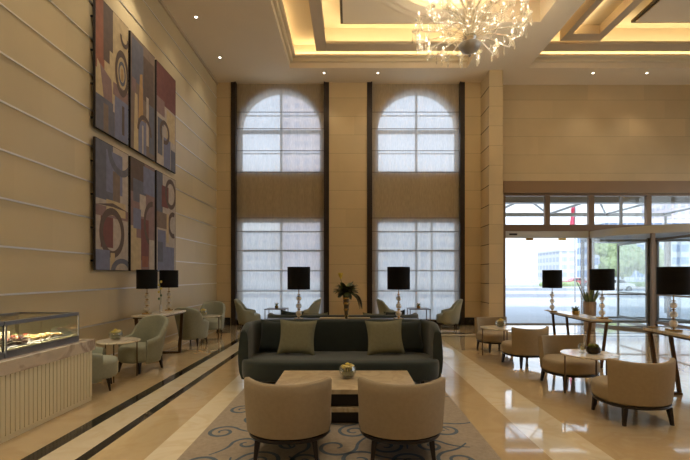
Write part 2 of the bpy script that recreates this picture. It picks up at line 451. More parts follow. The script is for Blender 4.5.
# ceiling -----------------------------------------------------------
def ceil_piece(mb, x0, x1, y0, y1, z0=H, z1=H+.34): mb.box(x0, x1, y0, y1, z0, z1)
mb = MB()
XM0, XM1, XM2 = 3.64, 4.85, 5.54
YT = 12.77
mb.box(XL, XR, YT, YB+.1, H, H+1.35)
mb.box(XL, -1.87-.35, YN, YT, H, H+1.35)             # left field up to the cove pocket
mb.box(-1.87-.35, -1.87, YN, YT, H, H+.36)           # lip of the left cove
mb.box(XM0, XM2, 10.46, YT, H, H+1.35)
mb.box(XM1, XM2, YN, 10.46, H, H+1.35)
mb.box(-1.87, XM1, YN, 2.5, H, H+1.35)
mb.box(XM2, XR, YN, 4.0, H, H+1.35)
mb.box(12.6, XR, 4.0, YT, H, H+1.35)
# roof slab above the trays
mb.box(XL, XR, YN, YB+.3, H+1.35, H+1.5)
struct('ceiling', mb, M['ceil'])
# cornice steps and cove shelves (far and left side of the left tray, far side of the right tray)
mb = MB()
mb.box(-1.87, XM0, YT-.10, YT, H+.16, H+.34); mb.box(-1.87, XM0, YT-.20, YT-.10, H+.26, H+.34)
mb.box(-1.87, -1.77, 2.5, YT, H+.16, H+.34); mb.box(-1.77, -1.67, 2.5, YT, H+.26, H+.34)
mb.box(XM2, 12.6, YT-.10, YT, H+.16, H+.34); mb.box(XM2, 12.6, YT-.20, YT-.10, H+.26, H+.34)
struct('trim_7', mb, M['cove'], bevel=.02)
# cove ceilings at H+.77, inner frame soffits at H+.37, inner ceiling H+1.0
def ring(mb, x0, x1, y0, y1, wx, wy, z0, z1):
    mb.box(x0, x0+wx, y0, y1, z0, z1); mb.box(x1-wx, x1, y0, y1, z0, z1)
    mb.box(x0+wx, x1-wx, y1-wy, y1, z0, z1); mb.box(x0+wx, x1-wx, y0, y0+wy, z0, z1)
mb = MB()
mb.box(-2.3, XM1, 2.5, YT, H+1.05, H+1.36)            # top of tray one
mb.box(-2.3, -.99, 2.5, YT, H+.72, H+1.06)            # outer cove ceiling, left
mb.box(-.99, XM1, 12.46, YT, H+.72, H+1.06); mb.box(-.97, XM1, 12.46, 12.5, H+.46, H+.72); mb.box(-1.03, -.99, 2.5, 12.5, H+.46, H+.72)
mb.box(XM2, 12.6, 4.0, YT, H+1.05, H+1.36)
mb.box(XM2, 12.6, 12.46, YT, H+.72, H+1.06); mb.box(XM2, 12.6, 12.46, 12.5, H+.46, H+.72)
struct('trim_8', mb, M['cove'])
mb = MB()
mb.box(-1.035, -.71, 2.5, 12.505, H+.365, H+.46)
mb.box(-.71, XM1, 12.1, 12.505, H+.365, H+.46)
mb.box(XM2, 12.6, 12.1, 12.505, H+.365, H+.46)
mb.box(-.97, 4.85, 2.5, 2.8, H+.37, H+1.05)
struct('trim_9', mb, M['moulding'], bevel=.02)
# dropped panels with dark reveal
mb = MB(); mb.box(-.2, XM1, 3.3, 11.6, H+.67, H+.80)
mb.mi = 1; mb.box(-.27, XM1, 3.23, 11.68, H+.70, H+.77)
mb.mi = 0
struct('trim_10', mb, [M['ceil'], M['reveal']])
mb = MB(); mb.box(8.05, 12.6, 4.3, 11.55, H+.67, H+.80)
mb.mi = 1; mb.box(7.97, 12.6, 4.2, 11.63, H+.70, H+.77)
struct('trim_11', mb, [M['ceil'], M['reveal']])
# round medallion above the chandelier
CX, CY = 2.6, 8.9
mb = MB()
mb.lathe([(2.3, 0), (2.42, -.03), (2.46, -.10), (2.36, -.13), (2.26, -.10), (2.20, -.16), (2.08, -.18), (2.0, -.12), (1.92, -.12), (1.88, 0)], 72, Tr(CX, CY, H+.68))
for f in list(mb.f)[-2:]: mb.f.remove(f); mb.m.pop()
struct('trim_12', mb, M['ceil'], smooth=50)
mb = MB(); mb.lathe([(1.0, -.05), (1.9, -.05), (1.9, -.01), (1.0, -.01)], 64, Tr(CX, CY, H+.68))
struct('trim_13', mb, M['cove'], smooth=40)
# Y-beam with lit coffer over the right side
mb = MB()
bx0, bx1, by1 = 6.12, 7.29, 11.95; cx0, cx1, cy1 = 6.3, 7.06, 11.6
mb.box(bx0, cx0, 4.0, by1, H+.37, H+1.05); mb.box(cx1, bx1, 4.0, by1, H+.37, H+1.05)
mb.box(cx0, cx1, cy1, by1, H+.37, H+1.05); mb.box(bx1, bx1+.06, 4.0, by1+.05, H+.46, H+1.05)
struct('trim_14', mb, M['moulding'])
struct('trim_15', MB().box(cx0, cx1, 4.0, cy1, H+.62, H+.72), M['cove'])

WARM = (1, .80, .48)
def area(name, loc, sx, sy, p, rot=(PI, 0, 0), col=WARM, spread=None):
    l = bpy.data.lights.new(name, 'AREA'); l.shape = 'RECTANGLE'; l.size = sx; l.size_y = sy; l.energy = p; l.color = col
    if spread: l.spread = spread
    o = bpy.data.objects.new(name, l); C.objects.link(o); o.location = loc; o.rotation_euler = rot; return o
# cove strips: face up, standing on the ledges behind the lips
KC = .32
area('cove_strip', (.9, YT-.07, H+.36), 5.2, .06, 26*KC)
area('cove_strip', (9.0, YT-.07, H+.36), 6.8, .06, 34*KC)
area('cove_strip', (-2.0, 7.6, H+.38), .06, 10, 50*KC)
area('cove_strip', (2.0, 12.22, H+.49), 5.2, .06, 34*KC)
area('cove_strip', (9.0, 12.22, H+.49), 6.8, .06, 40*KC)
area('cove_strip', (-.82, 7.5, H+.49), .06, 9.2, 50*KC)
area('cove_strip', (6.34, 7.8, H+.5), .05, 7.4, 80*KC)
area('cove_strip', (7.6, 7.8, H+.75), .05, 7.2, 22*KC)
area('cove_strip', (5.72, 7.8, H+.5), .05, 7.4, 16*KC)
for k in range(12):    # ring of cove light in the medallion
    a = 2*PI*(k+.5)/12
    area('cove_strip', (CX+1.72*math.cos(a), CY+1.72*math.sin(a), H+.53), .8, .03, 3*KC, (PI, 0, a+PI/2))

# downlights
dl = [(-3.85, 10.26), (-3.86, 12.16), (-.83, 13.09), (.89, 13.09), (7.76, 13.09), (9.48, 13.09)]
dlab = ['recessed ceiling downlight above the left wall, nearer the camera', 'recessed ceiling downlight above the left wall, farther from the camera',
        'recessed ceiling downlight above the right edge of the left window', 'recessed ceiling downlight above the left edge of the right window',
        'recessed ceiling downlight over the entrance wall, left of the two', 'recessed ceiling downlight over the entrance wall, right of the two']
def spot(x, y, p, size=1.5, blend=.7, z=H-.03):
    l = bpy.data.lights.new('downlight_or_fill_spot', 'SPOT'); l.energy = p; l.spot_size = size; l.spot_blend = blend; l.color = (1, .87, .67); l.shadow_soft_size = .05
    o = bpy.data.objects.new('downlight_or_fill_spot', l); C.objects.link(o); o.location = (x, y, z); return o
for (x, y), lab in zip(dl, dlab):
    t = thing('ceiling_downlight', lab, 'ceiling light', (x, y, H), 0, 'recessed downlights')
    MB().lathe([(.032, -.002), (.06, -.006), (.06, .02), (.032, .02)], 20).build('trim_ring', M['white_ring'], t, smooth=40)
    MB().lathe([(.001, -.004), (.032, -.004), (.032, .01), (.001, .01)], 16).build('lens', M['downlight'], t)
    spot(x, y, 18)
for x, y in [(-3.85, 8.3), (-3.85, 6.3), (-3.85, 4.3), (-3.85, 2.3), (5.2, 9.0), (5.2, 6.5), (5.2, 4.0), (13.2, 8), (2.6, 2.0), (0, 2.0), (-2.8, 0), (0, -1.5), (4, -1)]:  # extra spots out of view, no fittings, added for general room light
    spot(x, y, 80)

# ------------------------------------------------------------------ chandelier
def chandelier():
    t = thing('chandelier', 'large clear glass many-armed chandelier hanging from the ceiling medallion', 'chandelier', (CX, CY, 6.5))
    mb = MB()
    mb.lathe([(.02, 2.3), (.02, 1.6), (.09, 1.5), (.05, 1.38), (.12, 1.2), (.06, 1.05), (.10, .9), (.16, .72), (.09, .6), (.07, .4), (.16, .3), (.10, .2)], 16)
    mb.build('column', M['crystal'], t, smooth=50)
    MB().lathe([(.01, -.10), (.035, -.07), (.02, -.03), (.10, 0), (.18, .05), (.235, .12), (.24, .16), (.22, .16), (.1, .1)], 28).build('bottom_bowl', M['frosted'], t, smooth=40)
    MB().lathe([(.02, 2.18), (.14, 2.2), (.2, 2.3), (.02, 2.3)], 20).build('ceiling_cup', M['gold'], t, smooth=40)
    # fountain of upright glass stems
    for k in range(16):
        a = 2*PI*k/16
        pts = [(.10*math.cos(a), .10*math.sin(a), .15), (.14*math.cos(a), .14*math.sin(a), .5), (.28*math.cos(a), .28*math.sin(a), .85), (.52*math.cos(a), .52*math.sin(a), 1.0), (.62*math.cos(a), .62*math.sin(a), .86)]
        MB().tube(pts, [.012, .014, .013, .011, .006], 6).build('glass_stem', M['crystal'], t, smooth=60)
    arm = MB()
    def curve(R, z0, dip, zc, n=16):
        pts = []
        for i in range(n+1):
            u = i/n
            x = .08+(R-.08)*math.sin(u*PI/2*.98) if u < .8 else None
            # cubic bezier
            p0, p1, p2, p3 = (.08, z0), (.45*R, z0+.35), (.75*R, dip-.25), (R, zc)
            if True:
                b = (1-u)**3, 3*u*(1-u)**2, 3*u*u*(1-u), u**3
                x = sum(w*p[0] for w, p in zip(b, (p0, p1, (1.06*R, dip-.3), p3)))
                z = sum(w*p[1] for w, p in zip(b, (p0, p1, (1.06*R, dip-.3), p3)))
            pts.append((x, 0, z))
        return pts
    def make_arm(R, z0, dip, zc, drops):
        a = MB(); P = curve(R, z0, dip, zc); a.tube(P, .016, 8)
        # leaf shaped glass curls on the arm
        for i in (5, 9, 12):
            x, _, z = P[i]
            a.tube([(x, 0, z), (x+.03, .05, z+.07), (x+.05, .02, z+.15), (x+.02, 0, z+.19)], [.012, .014, .01, .003], 6)
            a.tube([(x, 0, z), (x+.03, -.05, z+.07), (x+.05, -.02, z+.15)], [.012, .014, .004], 6)
        ao = a.build('arm', M['crystal'], t, smooth=60)
        MB().lathe([(.012, -.03), (.03, 0), (.085, .03), (.09, .045), (.03, .02), (.012, .02)], 14, Tr(R, 0, zc)).build('drip_pan', M['crystal'], ao, smooth=40)
        MB().lathe([(.013, 0), (.016, .02), (.014, .13), (.008, .14)], 10, Tr(R, 0, zc)).build('candle_tube', M['white_lining'], ao, smooth=40)
        MB().lathe([(.003, .135), (.013, .155), (.011, .175), (.002, .21)], 10, Tr(R, 0, zc)).build('bulb', M['bulb'], ao, smooth=60)
        for dx, dz, L in drops:
            MB().lathe([(.003, 0), (.006, -L*.3), (.02, -L*.75), (.013, -L*.93), (.002, -L)], 8, Tr(R+dx, 0, zc+dz)).build('glass_drop', M['crystal'], ao, smooth=50)
        return ao
    a1 = make_arm(1.16, .3, .35, .55, [(.07, -.01, .22), (-.07, -.01, .20), (-.22, -.18, .24)])
    a2 = make_arm(.82, .6, .75, 1.0, [(.07, -.01, .2), (-.07, -.01, .2)])
    for base, n, off in ((a1, 17, 0), (a2, 11, .2)):
        for k in range(n):
            o = base if k == 0 else copy_tree(base, t)
            o.rotation_euler = (0, 0, 2*PI*k/n+off)
    return t
chandelier()
for k in range(14):      # the candle bulbs' own light
    a = 2*PI*k/14; l = bpy.data.lights.new('candle_lamp', 'POINT'); l.energy = 5; l.color = (1, .87, .67); l.shadow_soft_size = .03
    o = bpy.data.objects.new('candle_lamp', l); C.objects.link(o); o.location = (CX+1.16*math.cos(a), CY+1.16*math.sin(a), 7.25)

# ------------------------------------------------------------------ wall art (plain generic abstracts)
def art(y0, y1, z0, z1, shapes, label):
    """panel standing 7 cm off the left wall; shapes in (u: near->far, v: bottom->top) 0..1"""
    w = y1-y0; h = z1-z0
    t = thing('wall_art_panel', label, 'artwork', (XL+.07, (y0+y1)/2, z0), 0, 'abstract panels on the left wall')
    mb = MB(); mb.box(-.02, .02, -w/2, w/2, 0, h)
    mb.m = [ACK.index('edge')]*6
    def P(u, v, d): return (.02+d, -w/2+u*w, v*h)
    d = .0006
    mb.mi = ACK.index(shapes[0][1]); mb.add([P(.01, .004, d), P(.99, .004, d), P(.99, .996, d), P(.01, .996, d)], [(0, 1, 2, 3)])
    for s in shapes[1:]:
        d += .0004; kind, c = s[0], s[1]; mb.mi = ACK.index(c)
        if kind == 'q':
            pts = s[2]; mb.add([P(min(.99, max(.01, u)), min(.996, max(.004, v)), d) for u, v in pts], [tuple(range(len(pts)))])
        elif kind == 'o':   # ring / ellipse arc: cu, cv, ru, rv, thickness, a0, a1
            cu, cv, ru, rv, th, a0, a1 = s[2]; n = 28
            vs = []
            for k in range(n+1):
                a = a0+(a1-a0)*k/n
                for q in (1, 1-th): vs.append(P(min(.99, max(.01, cu+ru*q*math.cos(a))), min(.996, max(.004, cv+rv*q*math.sin(a))), d))
            mb.add(vs, [(2*k, 2*k+1, 2*k+3, 2*k+2) for k in range(n)])
    mb.build('canvas', [AC[k] for k in ACK], t)
    pins = MB()
    for yy in (-w/2+.02, w/2-.02):
        for z in [k*h/4+.15 for k in range(4)]: pins.box(-.075, -.018, yy-.012, yy+.012, z, z+.03)
    pins.build('wall_bracket', M['black_metal'], t)
q = lambda c, *p: ('q', c, p)
def rect(c, u0, v0, u1, v1): return ('q', c, ((u0, v0), (u1, v0), (u1, v1), (u0, v1)))
def ringo(c, cu, cv, ru, rv, th=.3, a0=0, a1=2*PI): return ('o', c, (cu, cv, ru, rv, th, a0, a1))
TP = 2*PI
art(7.05, 8.10, 4.22, 6.55, [('bg', 'sand'), rect('rust', 0, .45, .25, 1), rect('umber', .22, .66, .5, 1), rect('umber', .22, .55, .40, .68), q('sand', (0, .25), (.05, .52), (.2, .46), (.2, .2)),
    q('mauve', (.12, .5), (.45, .44), (.5, .18), (.25, .2)), rect('slate', 0, 0, .55, .26), rect('taupe', .22, 0, .36, .22), rect('pale', .5, .2, .6, .3), rect('blue', .55, 0, 1, .36), rect('mauve', .5, .34, 1, .44), rect('umber', .78, .06, .86, .3),
    ringo('umber', .78, .56, .22, .19, .3), ringo('slate', .78, .56, .12, .10, .3), rect('ochre', .75, .5, .81, .6), ringo('umber', .86, .88, .15, .09, .4, PI, TP)], 'upper left wall panel with rust column and concentric brown ovals')
art(8.18, 9.20, 4.22, 6.55, [('bg', 'taupe'), rect('slate', .05, .6, .5, .97), rect('umber', .5, .5, .95, .9), q('ochre', (.3, .3), (.5, .3), (.46, .72), (.36, .7)), q('sand', (.12, 0), (.3, 0), (.26, .5), (.16, .5)),
    rect('blue', .3, 0, .62, .3), rect('pale', .62, .1, .72, .55), rect('slate', .74, .05, .97, .5), rect('mauve', .05, .5, .2, .62), rect('pale', .44, 0, .5, .26), ringo('umber', .55, .2, .3, .16, .25, 0, PI)], 'upper middle wall panel of brown and slate blocks with ochre wedge')
art(9.28, 10.30, 4.22, 6.55, [('bg', 'pale'), rect('brick', 0, .62, 1, 1), rect('mauve', .0, .5, .4, .66), rect('sand', .5, .3, .95, .6), rect('slate', .05, .1, .35, .46), rect('blue', .35, 0, .7, .3), ringo('umber', .4, .35, .25, .12, .35), rect('pale', .28, .05, .34, .4), rect('slate', .72, .0, .97, .22)], 'upper right wall panel with solid brick red top')
art(7.05, 8.10, 1.75, 4.05, [('bg', 'pale'), rect('slate', 0, .55, .5, 1), rect('blue', .3, .62, .8, .95), rect('taupe', .5, .5, .72, .8), ringo('slate', .75, .98, .42, .2, .28, PI, TP), rect('mauve', 0, .42, 1, .5), rect('sand', .3, .44, .9, .56), q('umber', (0, .5), (.5, .54), (1, .5), (.5, .51)),
    rect('brick', .14, .18, .5, .42), ringo('umber', .48, .3, .38, .2, .28), rect('blue', 0, 0, .4, .16), rect('sand', .42, 0, .55, .14), ringo('slate', .78, .0, .35, .1, .4, 0, PI)], 'lower left wall panel with large brown oval ring over brick red block')
art(8.18, 9.20, 1.75, 4.05, [('bg', 'mauve'), rect('umber', 0, .7, .55, 1), rect('slate', .1, .62, .6, .82), rect('blue', .5, .72, 1, .97), rect('pale', .35, .5, .6, .7), rect('sand', .0, 0, .22, .4), rect('blue', .1, .38, .4, .56), rect('brick', .4, .1, .72, .48),
    ringo('umber', .9, .45, .4, .22, .22, PI*.5, PI*1.5), rect('sand', .2, .0, .4, .3), rect('pale', .74, 0, .97, .3), rect('rust', .44, .04, .7, .14)], 'lower middle wall panel with brown half ring and pale lower blocks')
art(9.28, 10.30, 1.75, 4.05, [('bg', 'pale'), rect('slate', 0, .6, .3, 1), rect('brick', .25, .66, .6, .88), rect('taupe', .0, .44, .5, .6), ringo('umber', .72, .82, .3, .16, .3), ringo('umber', .85, .5, .28, .14, .35, PI*.4, PI*1.6), rect('blue', .05, 0, .45, .42), rect('blue', .45, 0, .9, .26), rect('sand', .5, .3, .6, .6), rect('slate', .05, .1, .3, .3)], 'lower right wall panel with two dark rings beside a blue block')

# ------------------------------------------------------------------ rug
def rug():
    X0, X1, Y0, Y1 = -1.545, 1.355, 1.2, 6.95
    t = thing('area_rug', 'taupe area rug with slate blue scroll pattern under the sofa group', 'rug', (0, 0, 0))
    mb = MB(); mb.box(X0, X1, Y0, Y1, 0.001, .012)
    mb.mi = 1
    def ribbon(pts, w):
        vs = []; fs = []
        for i, p in enumerate(pts):
            a = pts[max(0, i-1)]; b = pts[min(len(pts)-1, i+1)]
            dx, dy = b[0]-a[0], b[1]-a[1]; L = math.hypot(dx, dy) or 1
            ww = w*(.35+.65*math.sin(PI*min(1, (i+2)/(len(pts)+3))))
            for s in (1, -1):
                x = p[0]-dy/L*ww*s/2; y = p[1]+dx/L*ww*s/2
                vs.append((min(X1-.01, max(X0+.01, x)), min(Y1, max(Y0, y)), .0135))
        for i in range(len(pts)-1): fs.append((2*i, 2*i+1, 2*i+3, 2*i+2))
        mb.add(vs, fs)
    def spiral(cx, cy, R, a0, d, turns=1.6, tail=.9):
        pts = []
        n = 34
        for i in range(n+1):
            u = i/n; r = R*(.16+.84*u); a = a0+d*turns*2*PI*u
            pts.append((cx+r*math.cos(a), cy+r*math.sin(a)))
        # tail leaves tangentially and curls the other way
        a = a0+d*turns*2*PI; tx, ty = -math.sin(a)*d, math.cos(a)*d; nx, ny = math.cos(a), math.sin(a)
        x, y = pts[-1]
        for i in range(1, 11):
            u = i/10*tail; pts.append((x+R*(tx*1.6*u+nx*.9*u*u), y+R*(ty*1.6*u+ny*.9*u*u)))
        ribbon(pts, .040)
    rnd = random.Random(3)
    y = Y0+.25; row = 0
    while y < Y1-.1:
        x = X0+.25+(.27 if row % 2 else 0)
        while x < X1-.1:
            d = 1 if (row+int(x*2)) % 2 else -1
            spiral(x+rnd.uniform(-.05, .05), y+rnd.uniform(-.05, .05), rnd.uniform(.14, .21), rnd.uniform(0, TP), d, rnd.uniform(1.1, 1.6), rnd.uniform(.8, 1.3))
            x += .46
        y += .36; row += 1
    mb.build('pile', [M['rug'], M['rug_scroll']], t)
rug()

# ------------------------------------------------------------------ furniture
def soft_loop(path_fn, prof_fn, n):
    """rings along a path: path_fn(i)->(x,y,nx,ny) outward normal; prof_fn(i)->list of (outward, z)"""
    rings = []
    for i in range(n+1):
        x, y, nx, ny = path_fn(i/n)
        rings.append([(x+nx*o, y+ny*o, z) for o, z in prof_fn(i/n)])
    return rings
def rounded_slab(rx, ry, z0, z1, e=.04, n=40, sq=2.4, oy=0):
    """super-elliptic upholstered slab with rolled edges"""
    prof = []
    for k in range(6): a = PI/2*k/5; prof.append((1-(e/rx)*(1-math.sin(a)), z0+e*(1-math.cos(a))))
    for k in range(6): a = PI/2*k/5; prof.append((1-(e/rx)*(1-math.cos(a)), z1-e*(1-math.sin(a))))
    prof.append((.55, z1+.012)); prof.append((.02, z1+.016))
    prof.insert(0, (.02, z0))
    rings = []
    for s, z in prof:
        r = []
        for k in range(n):
            a = TP*k/n; c, d = math.cos(a), math.sin(a)
            r.append((rx*s*math.copysign(abs(c)**(2/sq), c), oy+ry*s*math.copysign(abs(d)**(2/sq), d), z))
        rings.append(r)
    mb = MB(); mb.loops(rings); return mb
def leg_mb(x, y, h, r0, r1, splay=.03):
    l = math.hypot(x, y) or 1; dx, dy = x/l*splay, y/l*splay
    mb = MB()
    rings = []
    for t_, r in ((0, r1), (1, r0)):
        cx = x+dx*(1-t_); cy = y+dy*(1-t_)
        rings.append([(cx-r, cy-r, h*t_), (cx+r, cy-r, h*t_), (cx+r, cy+r, h*t_), (cx-r, cy+r, h*t_)])
    mb.loops(rings); return mb

def lounge_chair():
    t = thing('lounge_chair', '', 'chair')
    rounded_slab(.385, .375, .215, .41, .06, sq=2.3, oy=.025).build('seat', M['tan'], t, smooth=50)
    # curved back shell, corners flaring up and out
    A = math.radians(60)
    def path(u):
        a = -PI/2+(u-.5)*2*A
        return (.418*math.cos(a), .075+.418*math.sin(a), math.cos(a), math.sin(a))
    def prof(u):
        k = abs(u-.5)*2
        zt = .70+.025*k**2; lean = .012+.02*k**2; z0 = .235; th = .05
        pts = [(-.01, z0)]
        for j in range(7): s = j/6; pts.append((.012+.012*math.sin(PI*s)+lean*s*s, z0+(zt-.02-z0)*s))
        pts += [(.010+lean-.012, zt), (lean-.04, zt), ]
        for j in range(6, -1, -1): s = j/6; pts.append((.012-th+lean*s*s-.005, z0+(zt-.02-z0)*s))
        return pts
    mb = MB(); mb.loops(soft_loop(path, prof, 28)); mb.build('backrest', M['tan'], t, smooth=55, bevel=.006)
    prf = []
    mb = MB(); n = 40; rings = []
    for s, z in ((.02, .19), (.99, .19), (1.01, .20), (1.01, .222), (.02, .222)):
        rings.append([(.372*s*math.copysign(abs(math.cos(TP*k/n))**(2/2.3), math.cos(TP*k/n)), .02+.36*s*math.copysign(abs(math.sin(TP*k/n))**(2/2.3), math.sin(TP*k/n)), z) for k in range(n)])
    mb.loops(rings).build('base_rim', M['leg'], t, smooth=30)
    for x, y in ((-.25, -.24), (.25, -.24), (-.25, .27), (.25, .27)): leg_mb(x, y, .195, .024, .014).build('leg', M['leg'], t)
    return t

def armchair():
    t = thing('armchair', '', 'armchair')
    rounded_slab(.33, .36, .17, .45, .07, sq=2.3, oy=.06).build('seat', M['sage'], t, smooth=50)
    A = math.radians(118)
    def path(u):
        a = -PI/2+(u-.5)*2*A
        return (.355*math.cos(a), .0+.355*math.sin(a)+(.0 if math.sin(a) < 0 else .08*math.sin(a)), math.cos(a), math.sin(a))
    def prof(u):
        k = abs(u-.5)*2
        s_ = min(1, max(0, (k-.34)/.34)); s_ = s_*s_*(3-2*s_)
        zt = .93*(1-s_)+.60*s_-.05*max(0, k-.7)/.3; zt -= .05*(k/.34)**2*(1-s_) if k < .5 else .05*min(1, (k/.34)**2)*(1-s_)
        lean = .10*(1-s_)+.02; z0 = .15; th = .085
        pts = [(-.05, z0-.01), (-.02, z0)]
        for j in range(1, 8): s = j/7; pts.append((.0+.02*math.sin(PI*s*.5)+lean*s**1.5, z0+(zt-.03-z0)*s))
        pts += [(lean-.0, zt-.008), (lean-.03, zt), (lean-.055, zt-.008)]
        for j in range(7, 0, -1): s = j/7; pts.append((.02-th+lean*s**1.5, z0+(zt-.03-z0)*s))
        return pts
    mb = MB(); mb.loops(soft_loop(path, prof, 40)); mb.build('back_shell', M['sage'], t, smooth=60)
    for x, y in ((-.24, -.22), (.24, -.22), (-.22, .28), (.22, .28)): leg_mb(x, y, .18, .026, .012, .04).build('leg', M['leg'], t)
    return t

def side_table(D, Ht, top, name='side_table'):
    t = thing(name, '', 'table')
    R = D/2
    MB().lathe([(.01, Ht-.022), (R-.004, Ht-.022), (R, Ht-.018), (R, Ht-.004), (R-.004, Ht), (.01, Ht)], 48).build('tabletop', top, t, smooth=30)
    for k in range(3):
        a = TP*k/3-PI/2-.25
        MB().tube([(R*.86*math.cos(a), R*.86*math.sin(a), 0), (R*.86*math.cos(a), R*.86*math.sin(a), Ht-.02)], .011, 8).build('leg', M['bronze'], t, smooth=40)
    return t

def flower_bowl(kind):
    """kind 0: round glass bowl of yellow blooms"""
    t = thing('flower_bowl', '', 'flowers')
    MB().lathe([(.04, 0), (.075, .02), (.10, .07), (.098, .11), (.08, .145), (.074, .145), (.09, .10), (.09, .07), (.06, .02), (.01, .012)], 24).build('bowl', M['bowl_glass'], t, smooth=60)
    MB().lathe([(.02, .015), (.055, .02), (.075, .05), (.06, .075), (.02, .08)], 14).build('moss', M['moss'], t, smooth=60)
    rnd = random.Random(kind)
    for k in range(9):
        a = TP*k/8; r = .052 if k < 8 else 0; z = .115+.03*rnd.random() if k < 8 else .16
        mb = MB(); c = Vector((r*math.cos(a), r*math.sin(a), z))
        for j in range(6):
            b = TP*j/6+k
            mb.ball((c.x+.016*math.cos(b), c.y+.016*math.sin(b), c.z), .014, 8, .7)
        mb.ball((c.x, c.y, c.z+.008), .013, 8)
        mb.tube([(c.x*.5, c.y*.5, .06), tuple(c)], .003, 5)
        mb.build('blossom', M['yellow'] if k % 3 else M['cream_petal'], t, smooth=60)
    return t

def table_lamp():
    t = thing('table_lamp', '', 'lamp')
    MB().box(-.07, .07, -.07, .07, 0, .025).build('base', M['gold'], t, bevel=.004)
    mb = MB()
    mb.lathe([(.008, .02), (.008, .52)], 10)
    for z in (.03, .155, .28, .40): mb.lathe([(.01, z), (.028, z+.004), (.028, z+.016), (.01, z+.02)], 14)
    mb.build('stem', M['gold'], t, smooth=40)
    for z, r in ((.10, .052), (.225, .048), (.35, .044)): MB().ball((0, 0, z), r, 16).build('glass_ball', M['ball_glass'], t, smooth=80)
    MB().lathe([(.185, .50), (.19, .50), (.19, .875), (.185, .875), (.185, .50)], 36).build('lamp_shade', M['black_shade'], t, smooth=30)
    mb = MB(); mb.lathe([(.182, .503), (.184, .503), (.184, .873), (.182, .873), (.182, .503)], 36)
    mb.build('shade_lining', M['gold'], t, smooth=30)
    mb = MB()
    for k in range(3):
        a = TP*k/3; mb.tube([(0, 0, .515), (.184*math.cos(a), .184*math.sin(a), .515)], .004, 5)
    mb.build('shade_spider', M['gold'], t)
    return t

def console(L, W, Ht):
    """long slim console on splayed bronze end frames, length along local Y"""
    t = thing('console_table', '', 'table')
    MB().box(-W/2, W/2, -L/2, L/2, Ht-.04, Ht).build('tabletop', M['top_white'], t, bevel=.004)
    MB().box(-W/2+.02, W/2-.02, -L/2+.02, L/2-.02, Ht-.065, Ht-.04).build('apron', M['bronze'], t)
    for s in (-1, 1):
        mb = MB(); y1 = s*(L/2-.10); y0 = s*(L/2-.28)
        for x in (-W/2+.04, W/2-.04):
            mb.add([(x-.02, y1-.02, Ht-.065), (x+.02, y1-.02, Ht-.065), (x+.02, y1+.02, Ht-.065), (x-.02, y1+.02, Ht-.065),
                    (x-.02, y0-.02, 0), (x+.02, y0-.02, 0), (x+.02, y0+.02, 0), (x-.02, y0+.02, 0)],
                   [(0, 1, 2, 3), (7, 6, 5, 4), (0, 4, 5, 1), (1, 5, 6, 2), (2, 6, 7, 3), (3, 7, 4, 0)])
        mb.box(-W/2+.02, W/2-.02, y0-.03, y0+.03, 0, .03)
        mb.build('end_frame', M['bronze'], t)
    return t

def sofa():
    t = thing('sofa', '', 'sofa')
    W, Dp = 1.55, .52; R = .44
    # plan path: U open to +Y
    segs = []
    pts = []
    yf = .34
    for k in range(8): pts.append((-W+.11, yf-(yf+Dp-.11-R)*k/8, -1, 0))
    for k in range(10): a = PI+PI/2*k/10; pts.append((-W+.11+R+R*math.cos(a), -Dp+.11+R+R*math.sin(a), math.cos(a), math.sin(a)))
    for k in range(13): pts.append((-W+.11+R+(2*W-.22-2*R)*k/12, -Dp+.11, 0, -1))
    for k in range(1, 11): a = -PI/2+PI/2*k/10; pts.append((W-.11-R+R*math.cos(a), -Dp+.11+R+R*math.sin(a), math.cos(a), math.sin(a)))
    for k in range(1, 9): pts.append((W-.11, -Dp+.11+R+(yf+Dp-.11-R)*k/8, 1, 0))
    n = len(pts)-1
    def path(u): return pts[min(n, int(round(u*n)))]
    def prof(u):
        i = u*n; e = min(i, n-i)/8.0
        drop = (1-min(1, e))**2*.10
        zt = .92-drop; z0 = .10
        out = [(-.02, z0), (.03, z0+.01)]
        for j in range(1, 7): s = j/6; out.append((.05+.03*math.sin(PI*s), z0+(zt-.05-z0)*s))
        for j in range(6): a = PI*j/5; out.append((.0+.055*math.cos(a), zt-.05+.05*math.sin(a)))
        for j in range(5, -1, -1): s = j/6; out.append((-.07, z0+(zt-.05-z0)*s))
        return out
    mb = MB(); mb.loops(soft_loop(path, prof, n)); mb.build('back_shell', M['velvet'], t, smooth=60)
    # thick bench seat, wider than the shell at the front
    n2 = 56; plan = []
    for k in range(n2):
        a = TP*k/n2; c, s = math.cos(a), math.sin(a); sq = 5
        plan.append((1.49*math.copysign(abs(c)**(2/sq), c), .14+.46*math.copysign(abs(s)**(2/3.2), s)))
    rings = []
    for s, z in ((.03, .12), (.93, .12), (.965, .14), (.985, .19), (.995, .28), (.99, .35), (.975, .385), (.94, .405), (.6, .415), (.03, .418)):
        q_ = s
        rings.append([(x*(1-(1-s)*.33), .14+(y-.14)*s, z) for x, y in plan])
    # squeeze the rear half so that it stays inside the shell
    rings = [[(x*(1 if y > .2 else .955), max(y, -.36), z) for x, y, z in r] for r in rings]
    mb = MB(); mb.loops(rings); mb.build('seat', M['velvet'], t, smooth=60)
    # piping seam
    for x, y in ((-1.2, -.3), (1.2, -.3), (-1.2, .4), (1.2, .4), (0, -.3), (0, .4)): leg_mb(x, y, .125, .03, .02, .0).build('leg', M['leg'], t)
    return t

